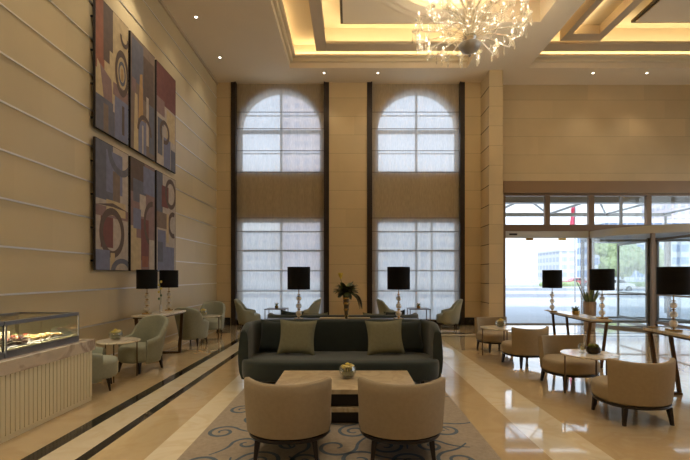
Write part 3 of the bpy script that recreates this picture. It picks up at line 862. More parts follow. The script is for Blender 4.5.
def cushion(w, h, th, m):
    n = 14; vs = []; fs = []
    def P(i, j, side):
        u = -1+2*i/n; v = -1+2*j/n
        pin = 1-.10*(1-abs(u*v))*(abs(v)**4+abs(u)**4)*.5
        x = u*w/2*(1-.12*(1-v*v)*(abs(u)**4)); z = v*h/2*(1-.12*(1-u*u)*(abs(v)**4))
        y = side*th/2*((1-u**4)*(1-v**4))**.55
        return (x, y, z+h/2)
    mb = MB()
    for side in (1, -1):
        vs = [P(i, j, side) for i in range(n+1) for j in range(n+1)]
        fs = [(i*(n+1)+j, (i+1)*(n+1)+j, (i+1)*(n+1)+j+1, i*(n+1)+j+1) for i in range(n) for j in range(n)]
        mb.add(vs, fs)
    return mb
def place_cushion(x, y, z, w, h, th, m, lean, yaw, label, roll=0):
    o = cushion(w, h, th, m).build('throw_cushion', m, smooth=80)
    o.location = (x, y, z); o.rotation_euler = (lean, roll, yaw)
    tag(o, label, 'cushion', 'cushions on the sofas'); return o

# --- main sofa, second sofa
SX = -.14
s1 = sofa(); s1.location = (SX, 6.42, .013); s1.rotation_euler = (0, 0, PI)
s1['label'] = 'long dark green velvet sofa facing the stone coffee table'
s2 = dup(s1, (SX, 8.12, 0), 0, 'second dark velvet sofa turned away, behind the slim console with lamps')
cw = M['olive']
place_cushion(SX-.70, 6.33, .431, .60, .56, .15, M['olive'], -.34, -.04, 'olive linen cushion on the front sofa, left of centre', .03)
place_cushion(SX+.70, 6.33, .431, .60, .56, .15, M['olive'], -.34, .04, 'olive linen cushion on the front sofa, right of centre', -.04)
place_cushion(SX-1.10, 6.53, .431, .48, .52, .12, M['velvet_dark'], -.16, -.20, 'dark velvet cushion at the left end of the front sofa', .03)
place_cushion(SX+1.10, 6.53, .431, .48, .52, .12, M['velvet_dark'], -.16, .20, 'dark velvet cushion at the right end of the front sofa', -.03)
place_cushion(SX-1.06, 8.06, .431, .46, .56, .12, M['velvet_dark'], .16, .15, 'dark cushion peeping over the rear sofa at its left end', .12)
place_cushion(SX-.54, 8.10, .431, .50, .53, .14, M['olive'], .24, .05, 'olive cushion peeping over the rear sofa beside the left lamp', 0)
place_cushion(SX+.62, 8.10, .431, .46, .53, .14, M['olive'], .24, -.05, 'olive cushion peeping over the rear sofa by the vase side of the right lamp', 0)
place_cushion(SX+1.08, 8.06, .431, .42, .56, .12, M['velvet_dark'], .16, -.15, 'dark cushion peeping over the rear sofa at its right end', -.12)

# --- slim console between the sofas
t = thing('sofa_console', 'slim dark console with a pale stone top between the two sofas', 'table', (SX, 7.27, 0))
MB().box(-1.35, 1.35, -.17, .17, .85, .89).build('tabletop', M['leg'], t, bevel=.004)
MB().box(-.40, .50, -.05, .16, .885, .905).build('stone_inlay', M['table_wood'], t)
for x in (-1.28, 1.28):
    mb = MB(); mb.box(x-.02, x+.02, -.15, -.11, 0, .85); mb.box(x-.02, x+.02, .11, .15, 0, .85); mb.box(x-.02, x+.02, -.11, .11, .02, .06)
    mb.build('end_frame', M['bronze'], t)

# --- coffee table
t = thing('coffee_table', 'low rectangular stone coffee table with lower shelf in front of the sofa', 'table', (-.055, 4.89, .013))
MB().box(-.80, .80, -.45, .45, .355, .407).build('tabletop', M['table_wood'], t, bevel=.004)
MB().box(-.70, .70, -.36, .36, .20, .355).build('core', M['leg'], t)
MB().box(-.74, .74, -.42, .42, .15, .20).build('lower_shelf', M['table_wood'], t, bevel=.004)
MB().box(-.62, .62, -.32, .32, 0, .15).build('plinth', M['leg'], t)
fb = flower_bowl(0); fb.location = (-.03, 4.95, .42); fb['label'] = 'round glass bowl of yellow flowers on the low coffee table'; fb.scale = (1.05, 1.05, 1.05)

# --- tan lounge chairs
lc = lounge_chair(); lc.location = (-.56, 3.85, .013); lc['group'] = 'taupe lounge chairs'
lc['label'] = 'left of the two taupe lounge chairs backing the camera at the coffee table'
G = 'taupe lounge chairs'
dup(lc, (.465, 3.85, .013), 0, 'right of the two taupe lounge chairs backing the camera at the coffee table', G)
dup(lc, (3.28, 4.78, 0), math.radians(2), 'nearest taupe lounge chair on the right, its back to the camera', G)
dup(lc, (3.33, 6.25, 0), math.radians(188), 'taupe lounge chair facing the camera beyond the glass-topped table', G)
dup(lc, (3.26, 7.65, 0), math.radians(14), 'taupe lounge chair with its back to the camera beside the far round table', G)
dup(lc, (3.22, 9.15, 0), math.radians(190), 'farthest taupe lounge chair, beside the stone pier', G)

# --- round tables
rt = side_table(.70, .60, M['top_white']); rt.location = (3.24, 5.56, 0); rt['group'] = 'round side tables'
rt['label'] = 'round white-topped side table between the two nearest lounge chairs on the right'
dup(rt, (3.02, 8.38, 0), .3, 'round side table between the two farthest lounge chairs on the right', 'round side tables')
dup(rt, (-3.72, 6.60, 0), .5, 'round side table beside the display counter on the left', 'round side tables').scale = (.9, .9, 1.03)
dup(rt, (-3.70, 10.68, 0), .2, 'round side table against the left wall between the two far sage armchairs', 'round side tables').scale = (.9, .9, 1.03)

# items on them
GB = 'flower bowls'
fb['group'] = GB
dup(fb, (3.08, 8.38, .60), .4, 'glass bowl of flowers on the far right round table', GB)
dup(fb, (-3.76, 6.58, .618), .9, 'glass bowl of yellow flowers on the round table by the display counter', GB)
dup(fb, (-3.82, 10.68, .618), 1.9, 'small glass bowl of flowers on the round table along the left wall', GB)
t = thing('candle_holder', 'clear glass ball candle holder on the nearest right round table', 'candle holder', (3.17, 5.60, .60))
MB().lathe([(.03, 0), (.035, .01), (.012, .02), (.035, .05), (.05, .09), (.035, .13), (.03, .13), (.044, .09), (.03, .055), (.005, .04)], 20).build('glass_ball', M['bowl_glass'], t, smooth=60)
MB().lathe([(.02, .045), (.022, .05), (.022, .08), (.004, .082)], 12).build('candle', M['cream_petal'], t)
t = thing('moss_pot', 'dark pot of green moss on the nearest right round table', 'pot plant', (3.30, 5.56, .60))
MB().lathe([(.05, 0), (.085, .02), (.09, .07), (.08, .09), (.07, .085), (.01, .08)], 20).build('pot', M['dark_pot'], t, smooth=50)
mb = MB()
for k in range(7): a = TP*k/6; mb.ball((.045*math.cos(a) if k < 6 else 0, .045*math.sin(a) if k < 6 else 0, .10), .03, 8)
mb.build('moss', M['moss'], t, smooth=60)

# --- sage armchairs
ac = armchair(); ac['group'] = 'sage armchairs'; G = 'sage armchairs'
ac.scale = (.9, .9, 1); ac.location = (-3.80, 5.96, 0); ac.rotation_euler = (0, 0, math.radians(-62)); ac['label'] = 'sage armchair half hidden behind the display counter'
dup(ac, (-3.68, 7.24, 0), math.radians(163), 'sage armchair facing the camera beyond the small round table by the counter', G)
dup(ac, (-3.80, 9.92, 0), math.radians(-8), 'sage armchair with its back to the camera next to the left console', G)
dup(ac, (-3.88, 11.5, 0), math.radians(190), 'farthest sage armchair along the left wall, facing the camera', G)
dup(ac, (-3.22, 13.0, 0), math.radians(-82), 'sage armchair at the left edge of the left window, facing right', G)
dup(ac, (-1.35, 13.0, 0), math.radians(82), 'sage armchair at the right edge of the left window, facing left', G)
dup(ac, (1.28, 13.0, 0), math.radians(-82), 'sage armchair at the left edge of the right window, facing right', G)
dup(ac, (3.12, 13.0, 0), math.radians(82), 'sage armchair at the right edge of the right window, facing left', G)

# --- square window tables
def square_table():
    t = thing('square_table', '', 'table', group='square tables at the windows')
    MB().box(-.33, .33, -.33, .33, .60, .62).build('tabletop', M['bronze'], t, bevel=.003)
    for x in (-.31, .31):
        for y in (-.31, .31): MB().box(x-.012, x+.012, y-.012, y+.012, 0, .60).build('leg', M['bronze'], t)
    mb = MB(); mb.box(-.31, .31, -.318, -.302, .06, .075); mb.box(-.31, .31, .302, .318, .06, .075); mb.build('stretcher', M['bronze'], t)
    return t
st = square_table(); st.location = (-2.33, 13.05, 0); st['label'] = 'thin-framed square table between the armchairs at the left window'
dup(st, (2.18, 13.05, 0), 0, 'thin-framed square table between the armchairs at the right window')
def small_pot():
    t = thing('table_plant', '', 'pot plant', group='small gold plant pots')
    MB().lathe([(.04, 0), (.055, .01), (.06, .09), (.052, .09), (.01, .08)], 16).build('pot', M['gold'], t, smooth=40)
    mb = MB(); rnd = random.Random(2)
    for k in range(14):
        a = TP*k/14; r = rnd.uniform(.04, .09); z = rnd.uniform(.10, .19)
        mb.tube([(0, 0, .07), (r*.4*math.cos(a), r*.4*math.sin(a), z*.8), (r*math.cos(a), r*math.sin(a), z)], [.006, .012, .002], 5)
    mb.build('leaves', M['leaf'], t, smooth=60)
    return t
sp = small_pot(); sp.location = (-2.33, 13.02, .62); sp['label'] = 'small gold plant pot on the square table at the left window'
dup(sp, (2.18, 13.02, .62), .5, 'small gold plant pot on the square table at the right window')

# --- consoles on the sides
c1 = console(1.75, .36, .90); c1['group'] = 'slim console tables'; c1.location = (4.42, 7.98, 0); c1.rotation_euler = (0, 0, math.radians(-4))
c1['label'] = 'slim white-topped console by the entrance glass, the farther one'
dup(c1, (4.44, 5.13, 0), math.radians(-2), 'slim white-topped console cut by the right edge of the picture', 'slim console tables')
c3 = dup(c1, (-3.88, 8.40, 0), 0, 'slim console against the left wall under the wall panels', 'slim console tables'); c3.scale = (1.5, .72, 1)
tl = table_lamp(); tl['group'] = 'black-shaded table lamps'; G = 'black-shaded table lamps'
tl.location = (SX-.755, 7.17, .89); tl.scale = (1.04, 1.04, 1.05); tl['label'] = 'black drum lamp behind the sofa, in front of the left window'
dup(tl, (SX+.99, 7.17, .89), .2, 'black drum lamp behind the sofa, in front of the right window')
dup(tl, (-4.0, 8.08, .90), .1, 'nearer black drum lamp on the left wall console').scale = (1, 1, 1)
dup(tl, (-3.94, 8.92, .90), .2, 'farther black drum lamp on the left wall console').scale = (1, 1, 1)
dup(tl, (4.25, 8.62, .90), .1, 'smallest-looking black drum lamp at the far end of the entrance console').scale = (1, 1, 1)
dup(tl, (4.47, 7.27, .90), 0, 'black drum lamp at the near end of the entrance console beside the tall planter').scale = (1, 1, 1)
dup(tl, (4.42, 5.60, .90), 0, 'largest-looking black drum lamp at the right edge of the picture').scale = (1, 1, 1)
dup(sp, (4.38, 7.95, .90), 1, 'small gold plant pot on the entrance console between the two lamps').scale = (1.2, 1.2, .9)
# small dishes on the near right console
for k, (x, y, lab) in enumerate([(4.36, 5.9, 'small brass dish at the far end of the right edge console'), (4.43, 5.25, 'small brass dish next to the lamp at the right edge of the picture'), (4.24, 8.80, 'small brass dish at the far tip of the entrance console')]):
    o = MB().lathe([(.03, 0), (.06, .008), (.07, .02), (.065, .02), (.03, .01), (.005, .009)], 18).build('brass_dish', M['gold'], smooth=40, loc=(x, y, .90))
    tag(o, lab, 'dish', 'brass dishes')

# flower stem in a slim vase on left console
t = thing('flower_vase', 'slim vase with one tall yellow-budded stem between the left wall lamps', 'vase', (-3.92, 8.48, .90))
MB().lathe([(.03, 0), (.035, .02), (.02, .16), (.016, .16), (.01, .02)], 14).build('vase', M['ball_glass'], t, smooth=50)
mb = MB(); mb.tube([(0, 0, .02), (.01, 0, .3), (-.01, 0, .55), (-.03, 0, .68)], .006, 6)
mb.build('stem', M['leaf'], t, smooth=60)
for k in range(6):
    z = .28+.07*k; s = 1 if k % 2 else -1
    MB().ball((s*.022-.01, 0, z), .024, 8, 1.2).build('bud', M['yellow'] if k > 1 else M['leaf'], t, smooth=60)

# --- centre vase with leaves
def leaf(mb, base, d, L, w, droop, seg=7):
    base = Vector(base); d = Vector(d).normalized(); side = d.cross(Vector((0, 0, 1)))
    side = side.normalized() if side.length > .01 else Vector((1, 0, 0))
    vs = []; p = base.copy(); dd = d.copy()
    for i in range(seg+1):
        u = i/seg; ww = w*math.sin(PI*min(1, u*.92+.06))**.8
        nrm = side.cross(dd).normalized()
        vs += [tuple(p-side*ww/2), tuple(p+nrm*(-.12*ww)), tuple(p+side*ww/2)]
        dd = (dd+Vector((0, 0, -droop/seg))).normalized(); p = p+dd*L/seg
    fs = []
    for i in range(seg):
        for k in (0, 1): fs.append((3*i+k, 3*i+k+1, 3*i+k+4, 3*i+k+3))
    mb.add(vs, fs)
t = thing('flower_arrangement', 'tall tapering gold-banded vase of dark leaves and one yellow bloom behind the sofa', 'plant', (-.065, 7.22, .905))
MB().lathe([(.022, 0), (.026, .02), (.045, .22), (.066, .46), (.060, .46), (.02, .1), (.005, .05)], 16).build('vase', M['case_dark'], t, smooth=50)
for z, r in ((.05, .031), (.16, .041), (.27, .052), (.36, .059), (.43, .066)):
    MB().lathe([(r-.004, z-.022), (r+.004, z-.018), (r+.005, z+.014), (r-.003, z+.02)], 16).build('gold_band', M['gold'], t, smooth=40)
rnd = random.Random(5)
for k in range(90):
    a = rnd.uniform(0, TP); el = rnd.uniform(.0, 2.4)
    mb = MB(); leaf(mb, (.03*math.cos(a), .03*math.sin(a), .46), (math.cos(a), math.sin(a), el), rnd.uniform(.14, .26), rnd.uniform(.07, .10), rnd.uniform(.5, 1.6))
    mb.build('leaf', M['leaf_dark'] if k % 2 else M['leaf'], t, smooth=80)
mb = MB()
for k in range(6):
    leaf(mb, (.07+.012*k, .02, .44), (.5, .1*k-.2, .1), .36, .06, 3.2)
mb.build('trailing_leaves', M['leaf_dark'], t, smooth=80)
mb = MB(); mb.tube([(0, 0, .4), (-.08, 0, .62), (-.1, 0, .70)], .006, 6)
mb.build('bloom_stem', M['leaf'], t)
MB().lathe([(.006, 0), (.03, .05), (.045, .1), (.04, .11), (.02, .06), (.004, .02)], 12, Tr(-.1, 0, .69)).build('bloom', M['yellow'], t, smooth=50)

# --- tall ribbed planter by the entrance
t = thing('tall_planter', 'tall ribbed planter of upright spiky leaves beside the revolving door', 'plant', (7.28, 12.45, 0)); t.scale = (.92, .92, .94)
mb = MB(); n = 48; rings = []
for r, z in ((.15, 0), (.16, .03), (.185, .9), (.19, .93), (.165, .93), (.16, .8), (.01, .8)):
    rings.append([((r+(.008 if k % 2 else 0)*(r > .1))*math.cos(TP*k/n), (r+(.008 if k % 2 else 0)*(r > .1))*math.sin(TP*k/n), z) for k in range(n)])
mb.loops(rings).build('pot', M['planter'], t)
rnd = random.Random(9)
for k in range(26):
    a = rnd.uniform(0, TP); mb = MB()
    leaf(mb, (.1*math.cos(a), .1*math.sin(a), .8), (math.cos(a)*.35, math.sin(a)*.35, 1), rnd.uniform(.45, .95), .06, rnd.uniform(0, .7))
    mb.build('leaf', M['leaf'] if k % 3 else M['leaf_dark'], t, smooth=80)

# ------------------------------------------------------------------ display counter and case
CXF, CYF = -3.40, 5.48
t = thing('display_counter', 'cream fluted counter with thick veined marble top along the left wall', 'counter', (XL+.02, 3.6, 0))
Y0c = 1.4-3.6; Y1c = CYF-3.6; Wc = CXF-.03-(XL+.02)
mb = MB(); mb.box(0, Wc-.02, Y0c, Y1c-.03, 0, .665)
k = Y0c
while k < Y1c-.03:
    mb.box(Wc-.02, Wc-.012, k, k+.05, 0.05, .665); k += .06
mb.box(Wc-.02, Wc-.005, Y0c, Y1c-.03, 0, .05)
mb.build('fluted_panel', M['cream_panel'], t)
MB().box(0, Wc+.03, Y0c, Y1c, .665, .81).build('marble_top', M['counter_marble'], t, bevel=.008)

CASE = []
def case(y0, y1, label, dark=False):
    x0, x1 = -4.30, -3.50; z0 = .81
    yc = (y0+y1)/2; L = y1-y0; W = x1-x0
    t = thing('display_case', label, 'display case', ((x0+x1)/2, yc, z0), 0, 'glass display cases')
    w = W/2; l = L/2
    MB().box(-w, w, -l, l, 0, .07).build('base_rail', M['steel'], t, bevel=.004)
    MB().box(-w+.03, w-.012, -l+.02, l-.02, .07, .085).build('deck', M['deck'], t)
    mb = MB(); mb.box(w-.06, w, -l, l, .335, .375); mb.box(-w, -w+.04, -l, l, .335, .375); mb.box(-w+.04, w-.06, -l, -l+.02, .345, .375); mb.box(-w+.04, w-.06, l-.02, l, .345, .375)
    mb.build('top_rail', M['steel'], t, bevel=.004)
    MB().box(-w+.04, w-.06, -l+.02, l-.02, .36, .368).build('top_glass', M['case_glass'], t)
    MB().box(w-.008, w-.002, -l, l, .07, .345).build('front_glass', M['case_glass'], t)
    MB().box(-w+.01, w-.01, l-.008, l-.002, .07, .345).build('end_glass', M['case_glass'], t)
    MB().box(-w, -w+.02, -l, l, .07, .345).build('back_panel', M['case_dark'], t)
    mb = MB()
    for yy in (-l, l-.014): mb.box(w-.014, w, yy, yy+.014, .07, .345)
    mb.build('corner_post', M['black_metal'] if dark else M['steel'], t)
    area('case_strip', ((x0+x1)/2+.1, yc, z0+.33), .05, L*.9, 9, (0, 0, 0), (1, .90, .66))
case(4.17, 5.30, 'glass pastry display case on the marble counter, the farther one')
case(2.9, 4.15, 'glass display case on the marble counter, cut by the left edge of the picture', True)
ZD = .81+.085
# serving boards and pastries
def board(x, y, L, W, lab):
    o = MB().box(-W/2, W/2, -L/2, L/2, 0, .012).build('serving_tray', M['steel'], loc=(x, y, ZD), bevel=.003)
    tag(o, lab, 'tray', 'serving trays in the case')
board(-3.70, 4.95, .50, .30, 'steel serving tray at the far front of the pastry case')
board(-3.70, 4.42, .44, .30, 'steel serving tray at the near front of the pastry case')
board(-4.04, 4.72, .85, .28, 'long steel serving tray at the back of the pastry case')
ZT = ZD+.012
def croissant(loc, rz):
    t = thing('croissant', '', 'pastry', loc, rz)
    pts = []; rr = []
    for i in range(13):
        u = i/12*2-1; pts.append((.05*u, .03*(u*u)-.01, .022)); rr.append(.006+.018*(1-abs(u)**1.6)*(1 if i % 2 else .86))
    MB().tube(pts, rr, 10).build('crust', M['pastry'], t, smooth=60)
    return t
def cake(loc, rz):
    t = thing('cake_slice', '', 'cake', loc, rz)
    poly = [(0, -.05), (.03, .05), (-.03, .05)]
    MB().prism(poly, 0, .028).build('sponge', M['choc'], t); MB().prism(poly, .028, .034).build('filling', M['icing'], t)
    MB().prism(poly, .034, .056).build('top_layer', M['choc'], t); MB().ball((0, .025, .064), .011, 8).build('cherry', M['berry'], t, smooth=60)
    return t
def tart(loc, rz, fruit, name='fruit_tart'):
    t = thing(name, '', 'tart', loc, rz)
    MB().lathe([(.028, 0), (.04, .022), (.036, .022), (.005, .014)], 16).build('shell', M['pastry'], t, smooth=40)
    MB().lathe([(.035, .016), (.028, .024), (.004, .027)], 14).build('cream', M['icing'], t, smooth=60)
    for k in range(5): a = TP*k/5; MB().ball((.018*math.cos(a), .018*math.sin(a), .030), .010, 8).build('fruit', fruit, t, smooth=60)
    return t
protos = {}
def put(kind, x, y, lab, grp, z=ZT):
    rz = random.uniform(0, TP)
    if kind not in protos:
        o = {'c': lambda: croissant((x, y, z), rz), 'k': lambda: cake((x, y, z), rz), 'b': lambda: tart((x, y, z), rz, M['berry']), 'g': lambda: tart((x, y, z), rz, M['green_fruit'])}[kind]()
        protos[kind] = o
    else:
        o = copy_tree(protos[kind]); o.location = (x, y, z); o.rotation_euler = (0, 0, rz)
    o['label'] = lab; o['group'] = grp
for i in range(4):
    for j in range(2): put('c', -3.77+.13*j, 4.76+.12*i, 'golden croissant on the far front tray of the pastry case', 'croissants')
for i in range(4):
    for j in range(2): put('k', -3.77+.13*j, 4.26+.105*i, 'dark chocolate cake slice on the near front tray of the pastry case', 'chocolate cake slices')
for i in range(5):
    put('b', -3.97, 4.38+.16*i, 'small red berry tart on the front edge of the back tray in the pastry case', 'berry tarts')
    put('g', -4.10, 4.38+.16*i, 'small green fruit tart at the rear of the back tray in the pastry case', 'green fruit tarts')
for i in range(5): put('c', -3.68, 3.35+.15*i, 'golden croissant in the display case cut by the left edge', 'near case croissants', ZD)
o = MB().lathe([(.045, 0), (.05, .01), (.05, .13), (.046, .13), (.045, .01)], 18).build('glass_jar', M['ball_glass'], loc=(-4.14, 4.24, ZT), smooth=40); tag(o, 'clear glass jar at the rear near corner of the pastry case', 'jar')
o.location = (-3.60, 4.60, ZT) ; o.location = (-3.88, 4.6, ZD)

# ------------------------------------------------------------------ entrance glazing
YG = YB+.12
mb = MB()
def fbox(u0, u1, z0, z1, y0=YG-.06, y1=YG+.06): mb.box((u0-350)*YB/F, (u1-350)*YB/F, y0, y1, z0, z1)
ZT0, ZT1 = 3.18, 3.40                       # transom bar
xw = lambda u: (u-350)*YB/F
fbox(503.2, 506.2, 0, DZ); 
mb.box(DX0, DX1, YG-.07, YG+.07, ZT0, ZT1); mb.box(DX0, DX1, YG-.07, YG+.07, DZ-.08, DZ)
for a, b in ((546, 551), (590, 595.5), (648, 653)): fbox(a, b, ZT1, DZ-.08)
fbox(590, 595.5, 0, ZT0)
mb.box(12.45, 12.6, YG-.07, YG+.07, 0, DZ); mb.box(DX1-.1, DX1, YG-.07, YG+.07, 0, DZ)
wf = struct('window_3', mb, M['frame_brown'])
mb = MB()
for a, b in ((506, 546), (551, 590), (595.5, 648)): mb.box(xw(a), xw(b), YG-.004, YG+.004, ZT1, DZ-.08)
mb.box(xw(653), DX1-.1, YG-.004, YG+.004, ZT1, DZ-.08)
mb.build('pane', M['glass'], wf)
mb = MB(); mb.box(xw(622), xw(624.5), YG-.03, YG+.03, ZT1, DZ-.08); mb.build('window_bar', M['frame_grey'], wf)
# glass swing doors with grey header box
dd = MB(); dd.box(xw(506.3), xw(589.8), YG-.05, YG+.07, 2.95, ZT0)
dr = struct('door_1', dd, M['frame_white'])
mb = MB()
for a, b in ((506.5, 531), (531.4, 562), (562.4, 589.6)): mb.box(xw(a), xw(b), YG-.006, YG+.006, .02, 2.95)
mb.build('door_glass', M['glass'], dr)
mb = MB()
for a in (531, 564): mb.box(xw(a)-.12, xw(a)+.12, YG-.03, YG+.03, 2.87, 2.97)
mb.build('hinge_clip', M['gold'], dr)
MB().box(xw(506.5), xw(589.6), YG-.03, YG+.03, 0, .04).build('sill', M['frame_grey'], dr)
MB().box(xw(510), xw(518), YG-.056, YG-.05, 3.04, 3.1).build('closer_plate', M['black_metal'], dr)
# revolving door
RC = (10.28, YB+.05); RR = 2.12
rd = bpy.data.objects.new('door_2', None); C.objects.link(rd); rd.location = (RC[0], RC[1], 0); rd['kind'] = 'structure'
def arcwall(r0, r1, z0, z1, a0, a1, n=40):
    mb = MB(); rings = []
    for k in range(n+1):
        a = a0+(a1-a0)*k/n; c, s = math.cos(a), math.sin(a)
        rings.append([(r0*c, r0*s, z0), (r1*c, r1*s, z0), (r1*c, r1*s, z1), (r0*c, r0*s, z1)])
    mb.loops(rings); return mb
def sub(o, st=True):
    if st: o['kind'] = 'structure'
    return o
mb = MB(); mb.lathe([(.01, 2.93), (RR, 2.93), (RR, 3.17), (.01, 3.17)], 64); mb.build('canopy_drum', M['frame_white'], rd, smooth=30)
mb = MB()
for a0, a1 in ((PI*.80, PI*1.27), (-PI*.27, PI*.20)): mb.v = mb.v
arcwall(RR-.03, RR-.02, .05, 2.93, PI*.78, PI*1.30).build('curved_glass', M['glass'], rd, smooth=30)
arcwall(RR-.03, RR-.02, .05, 2.93, -PI*.30, PI*.22).build('curved_glass', M['glass'], rd, smooth=30)
arcwall(RR-.06, RR, 0, .07, 0, TP).build('floor_ring', M['frame_grey'], rd, smooth=30)
for a in (PI*.78, PI*1.30, -PI*.30, PI*.22):
    x, y = (RR-.03)*math.cos(a), (RR-.03)*math.sin(a)
    MB().box(x-.045, x+.045, y-.045, y+.045, 0, 2.93).build('drum_post', M['frame_brown'], rd)
MB().lathe([(.16, 0), (.16, 2.93)], 20).build('centre_shaft', M['black_metal'], rd, smooth=30)
for k in range(4):
    a = math.radians(86)+k*PI/2
    T = Rz(a); mb = MB()
    mb.box(.15, .21, -.03, .03, .05, 2.9, T); mb.box(RR-.16, RR-.10, -.03, .03, .05, 2.9, T)
    mb.box(.15, RR-.10, -.03, .03, 2.82, 2.9, T); mb.box(.15, RR-.10, -.03, .03, .05, .14, T); mb.box(.15, RR-.1, -.03, .03, 1.0, 1.05, T)
    w = mb.build('wing_frame', M['frame_brown'] if k == 2 else M['frame_grey'], rd)
    MB().box(.20, RR-.15, -.004, .004, .13, 2.83, T).build('wing_glass', M['glass'], w)

# ------------------------------------------------------------------ outside
go = MB().box(-120, 160, YB+.32, 30, -.06, -.02); struct('forecourt', go, M['pavement'])
struct('road', MB().box(-120, 160, 30, 75, -.16, -.12), M['road'])
mb = MB(); mb.box(-120, 160, 29.6, 30, -.1, .06); mb.box(-120, 160, 40.2, 41.4, -.12, .14); mb.box(-120, 160, 60, 60.4, -.12, .10)
struct('kerb', mb, M['kerb'])
struct('far_pavement', MB().box(-160, 240, 75, 260, -.2, -.1), M['pavement'])
# entrance canopy
t = thing('entrance_canopy', 'steel and glass canopy jutting over the forecourt outside the entrance', 'canopy', (9.0, 16.6, 0))
MB().box(-5.5, 5.5, -1.9, -1.6, 4.28, 4.56).build('wall_beam', M['frame_grey'], t)
MB().box(-5.5, 5.5, 1.9, 2.05, 4.35, 4.5).build('front_beam', M['frame_grey'], t)
for x in (-5.2, -2.6, 0, 2.6, 5.2):
    MB().tube([(x, -1.7, 4.5), (x, 2.0, 4.45)], .05, 8).build('rib', M['frame_grey'], t)
for x in (-2.6, 0):
    MB().tube([(x, -1.7, 4.5), (x+2.6, 2.0, 4.45)], .04, 8).build('brace', M['frame_grey'], t)
mb = MB(); mb.add([(-5.5, -1.7, 4.56), (5.5, -1.7, 4.56), (5.5, 2.1, 4.52), (-5.5, 2.1, 4.52)], [(0, 1, 2, 3)]); mb.build('glass_roof', M['glass'], t)
for x in (-5.3, 5.3): MB().tube([(x, 1.97, -.02), (x, 1.97, 4.4)], .06, 12).build('post', M['frame_grey'], t)
# flag
X, Y = px(575, 0, 26)[0], 26
t = thing('flag_pole', 'grey pole flying a furled red flag beyond the glass doors', 'flag', (X, Y, -.02))
MB().tube([(0, 0, 0), (0, 0, 6.6)], .035, 8).build('pole', M['pole'], t, smooth=40)
mb = MB(); vs = []; fs = []
for i in range(9):
    for j in range(9):
        u = i/8; v = j/8
        vs.append((-.42*u*(1-.35*v), .08*math.sin(u*9+v*3), 4.95+1.25*v-.45*u*(1-v)-.25*u))
for i in range(8):
    for j in range(8): fs.append((i*9+j, (i+1)*9+j, (i+1)*9+j+1, i*9+j+1))
mb.add(vs, fs); mb.build('cloth', M['flag'], t, smooth=60)
# cars
def car(loc, paint, lab):
    t = thing('car', lab, 'car', loc)
    prof = [(-2.1, .35), (-2.15, .75), (-1.9, .92), (-1.25, .98), (-.7, 1.40), (.75, 1.42), (1.35, 1.0), (2.0, .88), (2.15, .6), (2.1, .32)]
    T = Matrix(((1, 0, 0, 0), (0, 0, -1, 0), (0, 1, 0, 0), (0, 0, 0, 1)))
    MB().prism(prof, -.82, .82, T).build('body', paint, t, bevel=.08, bseg=3)
    g = MB(); g.prism([(-1.05, 1.0), (-.66, 1.33), (-.05, 1.35), (-.05, 1.0)], -.83, .83, T); g.prism([(.03, 1.0), (.03, 1.35), (.70, 1.35), (1.15, 1.02)], -.83, .83, T)
    g.build('side_window', M['car_glass'], t)
    for x in (-1.35, 1.35):
        for y in (-.83, .65):
            MB().lathe([(.01, 0), (.33, 0), (.33, .18), (.01, .18)], 20, Tr(x, y+.18, .33) @ Matrix.Rotation(PI/2, 4, 'X')).build('wheel', M['tyre'], t, smooth=30)
            MB().lathe([(.01, 0), (.19, 0), (.19, .19), (.01, .19)], 16, Tr(x, y+.185, .33) @ Matrix.Rotation(PI/2, 4, 'X')).build('hubcap', M['pole'], t, smooth=30)
    return t
car((px(612, 0, 46)[0], 46, -.12), M['car_white'], 'white car parked across the road, seen through the revolving door')
car((px(576, 0, 72)[0], 72, -.12), M['car_red'], 'red car across the road, seen beside the flag pole')
# hedges, trees
def crown(name, r, n, rnd, m, parent, z):
    mb = MB()
    import bmesh
    for k in range(n):
        a = rnd.uniform(0, TP); e = rnd.uniform(-.5, 1); rr = r*rnd.uniform(.35, .75)
        c = Vector((math.cos(a)*rr, math.sin(a)*rr, z+e*r*.7)); s = r*rnd.uniform(.3, .5)
        bm = bmesh.new(); bmesh.ops.create_icosphere(bm, subdivisions=3, radius=s)
        vs = [tuple(c+v.co*(1+.22*math.sin(v.co.x*9/s+k)*math.cos(v.co.y*8/s)+.1*rnd.random())) for v in bm.verts]
        bm.verts.index_update(); fs = [tuple(v.index for v in f.verts) for f in bm.faces]; bm.free()
        mb.add(vs, fs)
    mb.build(name, m, parent)
for (u, Y, hh, r, lab) in [(622, 70, 5.2, 3.6, 'bushy street tree seen through the revolving door'), (648, 80, 5.0, 3.0, 'street tree behind the dark centre shaft of the revolving door')]:
    x = px(u, 0, Y)[0]; t = thing('street_tree', lab, 'tree', (x, Y, -.1))
    MB().tube([(0, 0, 0), (.1, 0, hh*.5), (0, .1, hh*.8)], [.22, .16, .1], 8).build('trunk', M['bark'], t, smooth=50)
    crown('crown', r, 16, random.Random(int(u)), M['hedge'], t, hh*.85)
for (u, lab) in [(560, 'low clipped hedge on the median left of the parked cars'), (640, 'low clipped hedge on the median right of the white car')]:
    Y = 62; x = px(u, 0, Y)[0]
    mb = MB(); rnd = random.Random(int(u))
    for k in range(12): mb.ball((-2.6+k*.47, rnd.uniform(-.2, .2), .45), .5+rnd.uniform(0, .15), 10, .9)
    o = mb.build('hedge', M['hedge'], loc=(x, Y, -.15)); tag(o, lab, 'hedge')
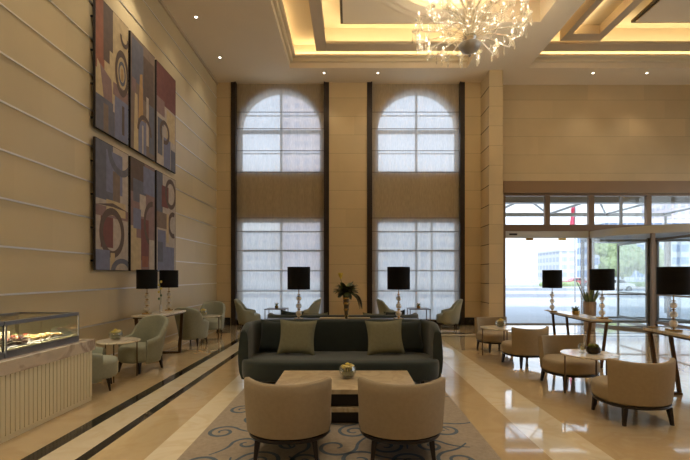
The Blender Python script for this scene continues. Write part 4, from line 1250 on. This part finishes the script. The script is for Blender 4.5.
# buildings
for (u, w, Y, h, dep, m, lab) in [(662, 30, 110, 16, 14, 'bld_b', 'blue glass office building beyond the trees at the right'),
        (700, 26, 190, 44, 20, 'bld_c', 'pinkish tower rising at the right edge of the entrance glass'),
        (596, 30, 170, 12, 20, 'bld_a', 'low pale building beyond the street trees'),
        (418, 36, 130, 34, 16, 'bld_a', 'pale block seen through the sheer blind of the right window'),
        (310, 20, 140, 75, 16, 'bld_c', 'tall block seen through the right half of the left window'),
        (268, 46, 160, 19, 16, 'bld_a', 'low block seen through the blind of the left window')]:
    x = px(u, 0, Y)[0]
    t = thing('city_building', lab, 'building', (x, Y, -.1))
    MB().box(-w/2, w/2, 0, dep, 0, h).build('wall', M[m], t)
    MB().box(-w/2-.3, w/2+.3, -.3, dep+.3, h, h+.8).build('parapet', M['kerb'], t)

# ------------------------------------------------------------------ world and sun
w = bpy.data.worlds.new('daylight'); S.world = w; w.use_nodes = True
nt = w.node_tree; bg = nt.nodes['Background']
tc = nt.nodes.new('ShaderNodeTexCoord'); sp_ = nt.nodes.new('ShaderNodeSeparateXYZ'); nt.links.new(tc.outputs['Generated'], sp_.inputs[0])
rp = nt.nodes.new('ShaderNodeValToRGB'); rp.color_ramp.elements[0].color = (.82, .87, .95, 1); rp.color_ramp.elements[1].color = (.55, .72, 1, 1)
rp.color_ramp.elements[1].position = .8
nt.links.new(sp_.outputs[2], rp.inputs[0]); nt.links.new(rp.outputs[0], bg.inputs[0]); bg.inputs[1].default_value = 1.05
sun = bpy.data.lights.new('sun', 'SUN'); sun.energy = 1.5; sun.angle = .02; sun.color = (1, .96, .9)
so = bpy.data.objects.new('sun', sun); C.objects.link(so); so.rotation_euler = (math.radians(42), 0, math.radians(-20)); so.location = (0, 0, 30)

S.view_settings.view_transform = 'Standard'; S.view_settings.look = 'None'; S.view_settings.gamma = 1
S.view_settings.use_curve_mapping = False; S.view_settings.exposure = 1.2
S.cycles.max_bounces = 10; S.cycles.transparent_max_bounces = 24; S.cycles.diffuse_bounces = 5
S.cycles.sample_clamp_indirect = 6
S.cycles.caustics_reflective = False; S.cycles.caustics_refractive = False
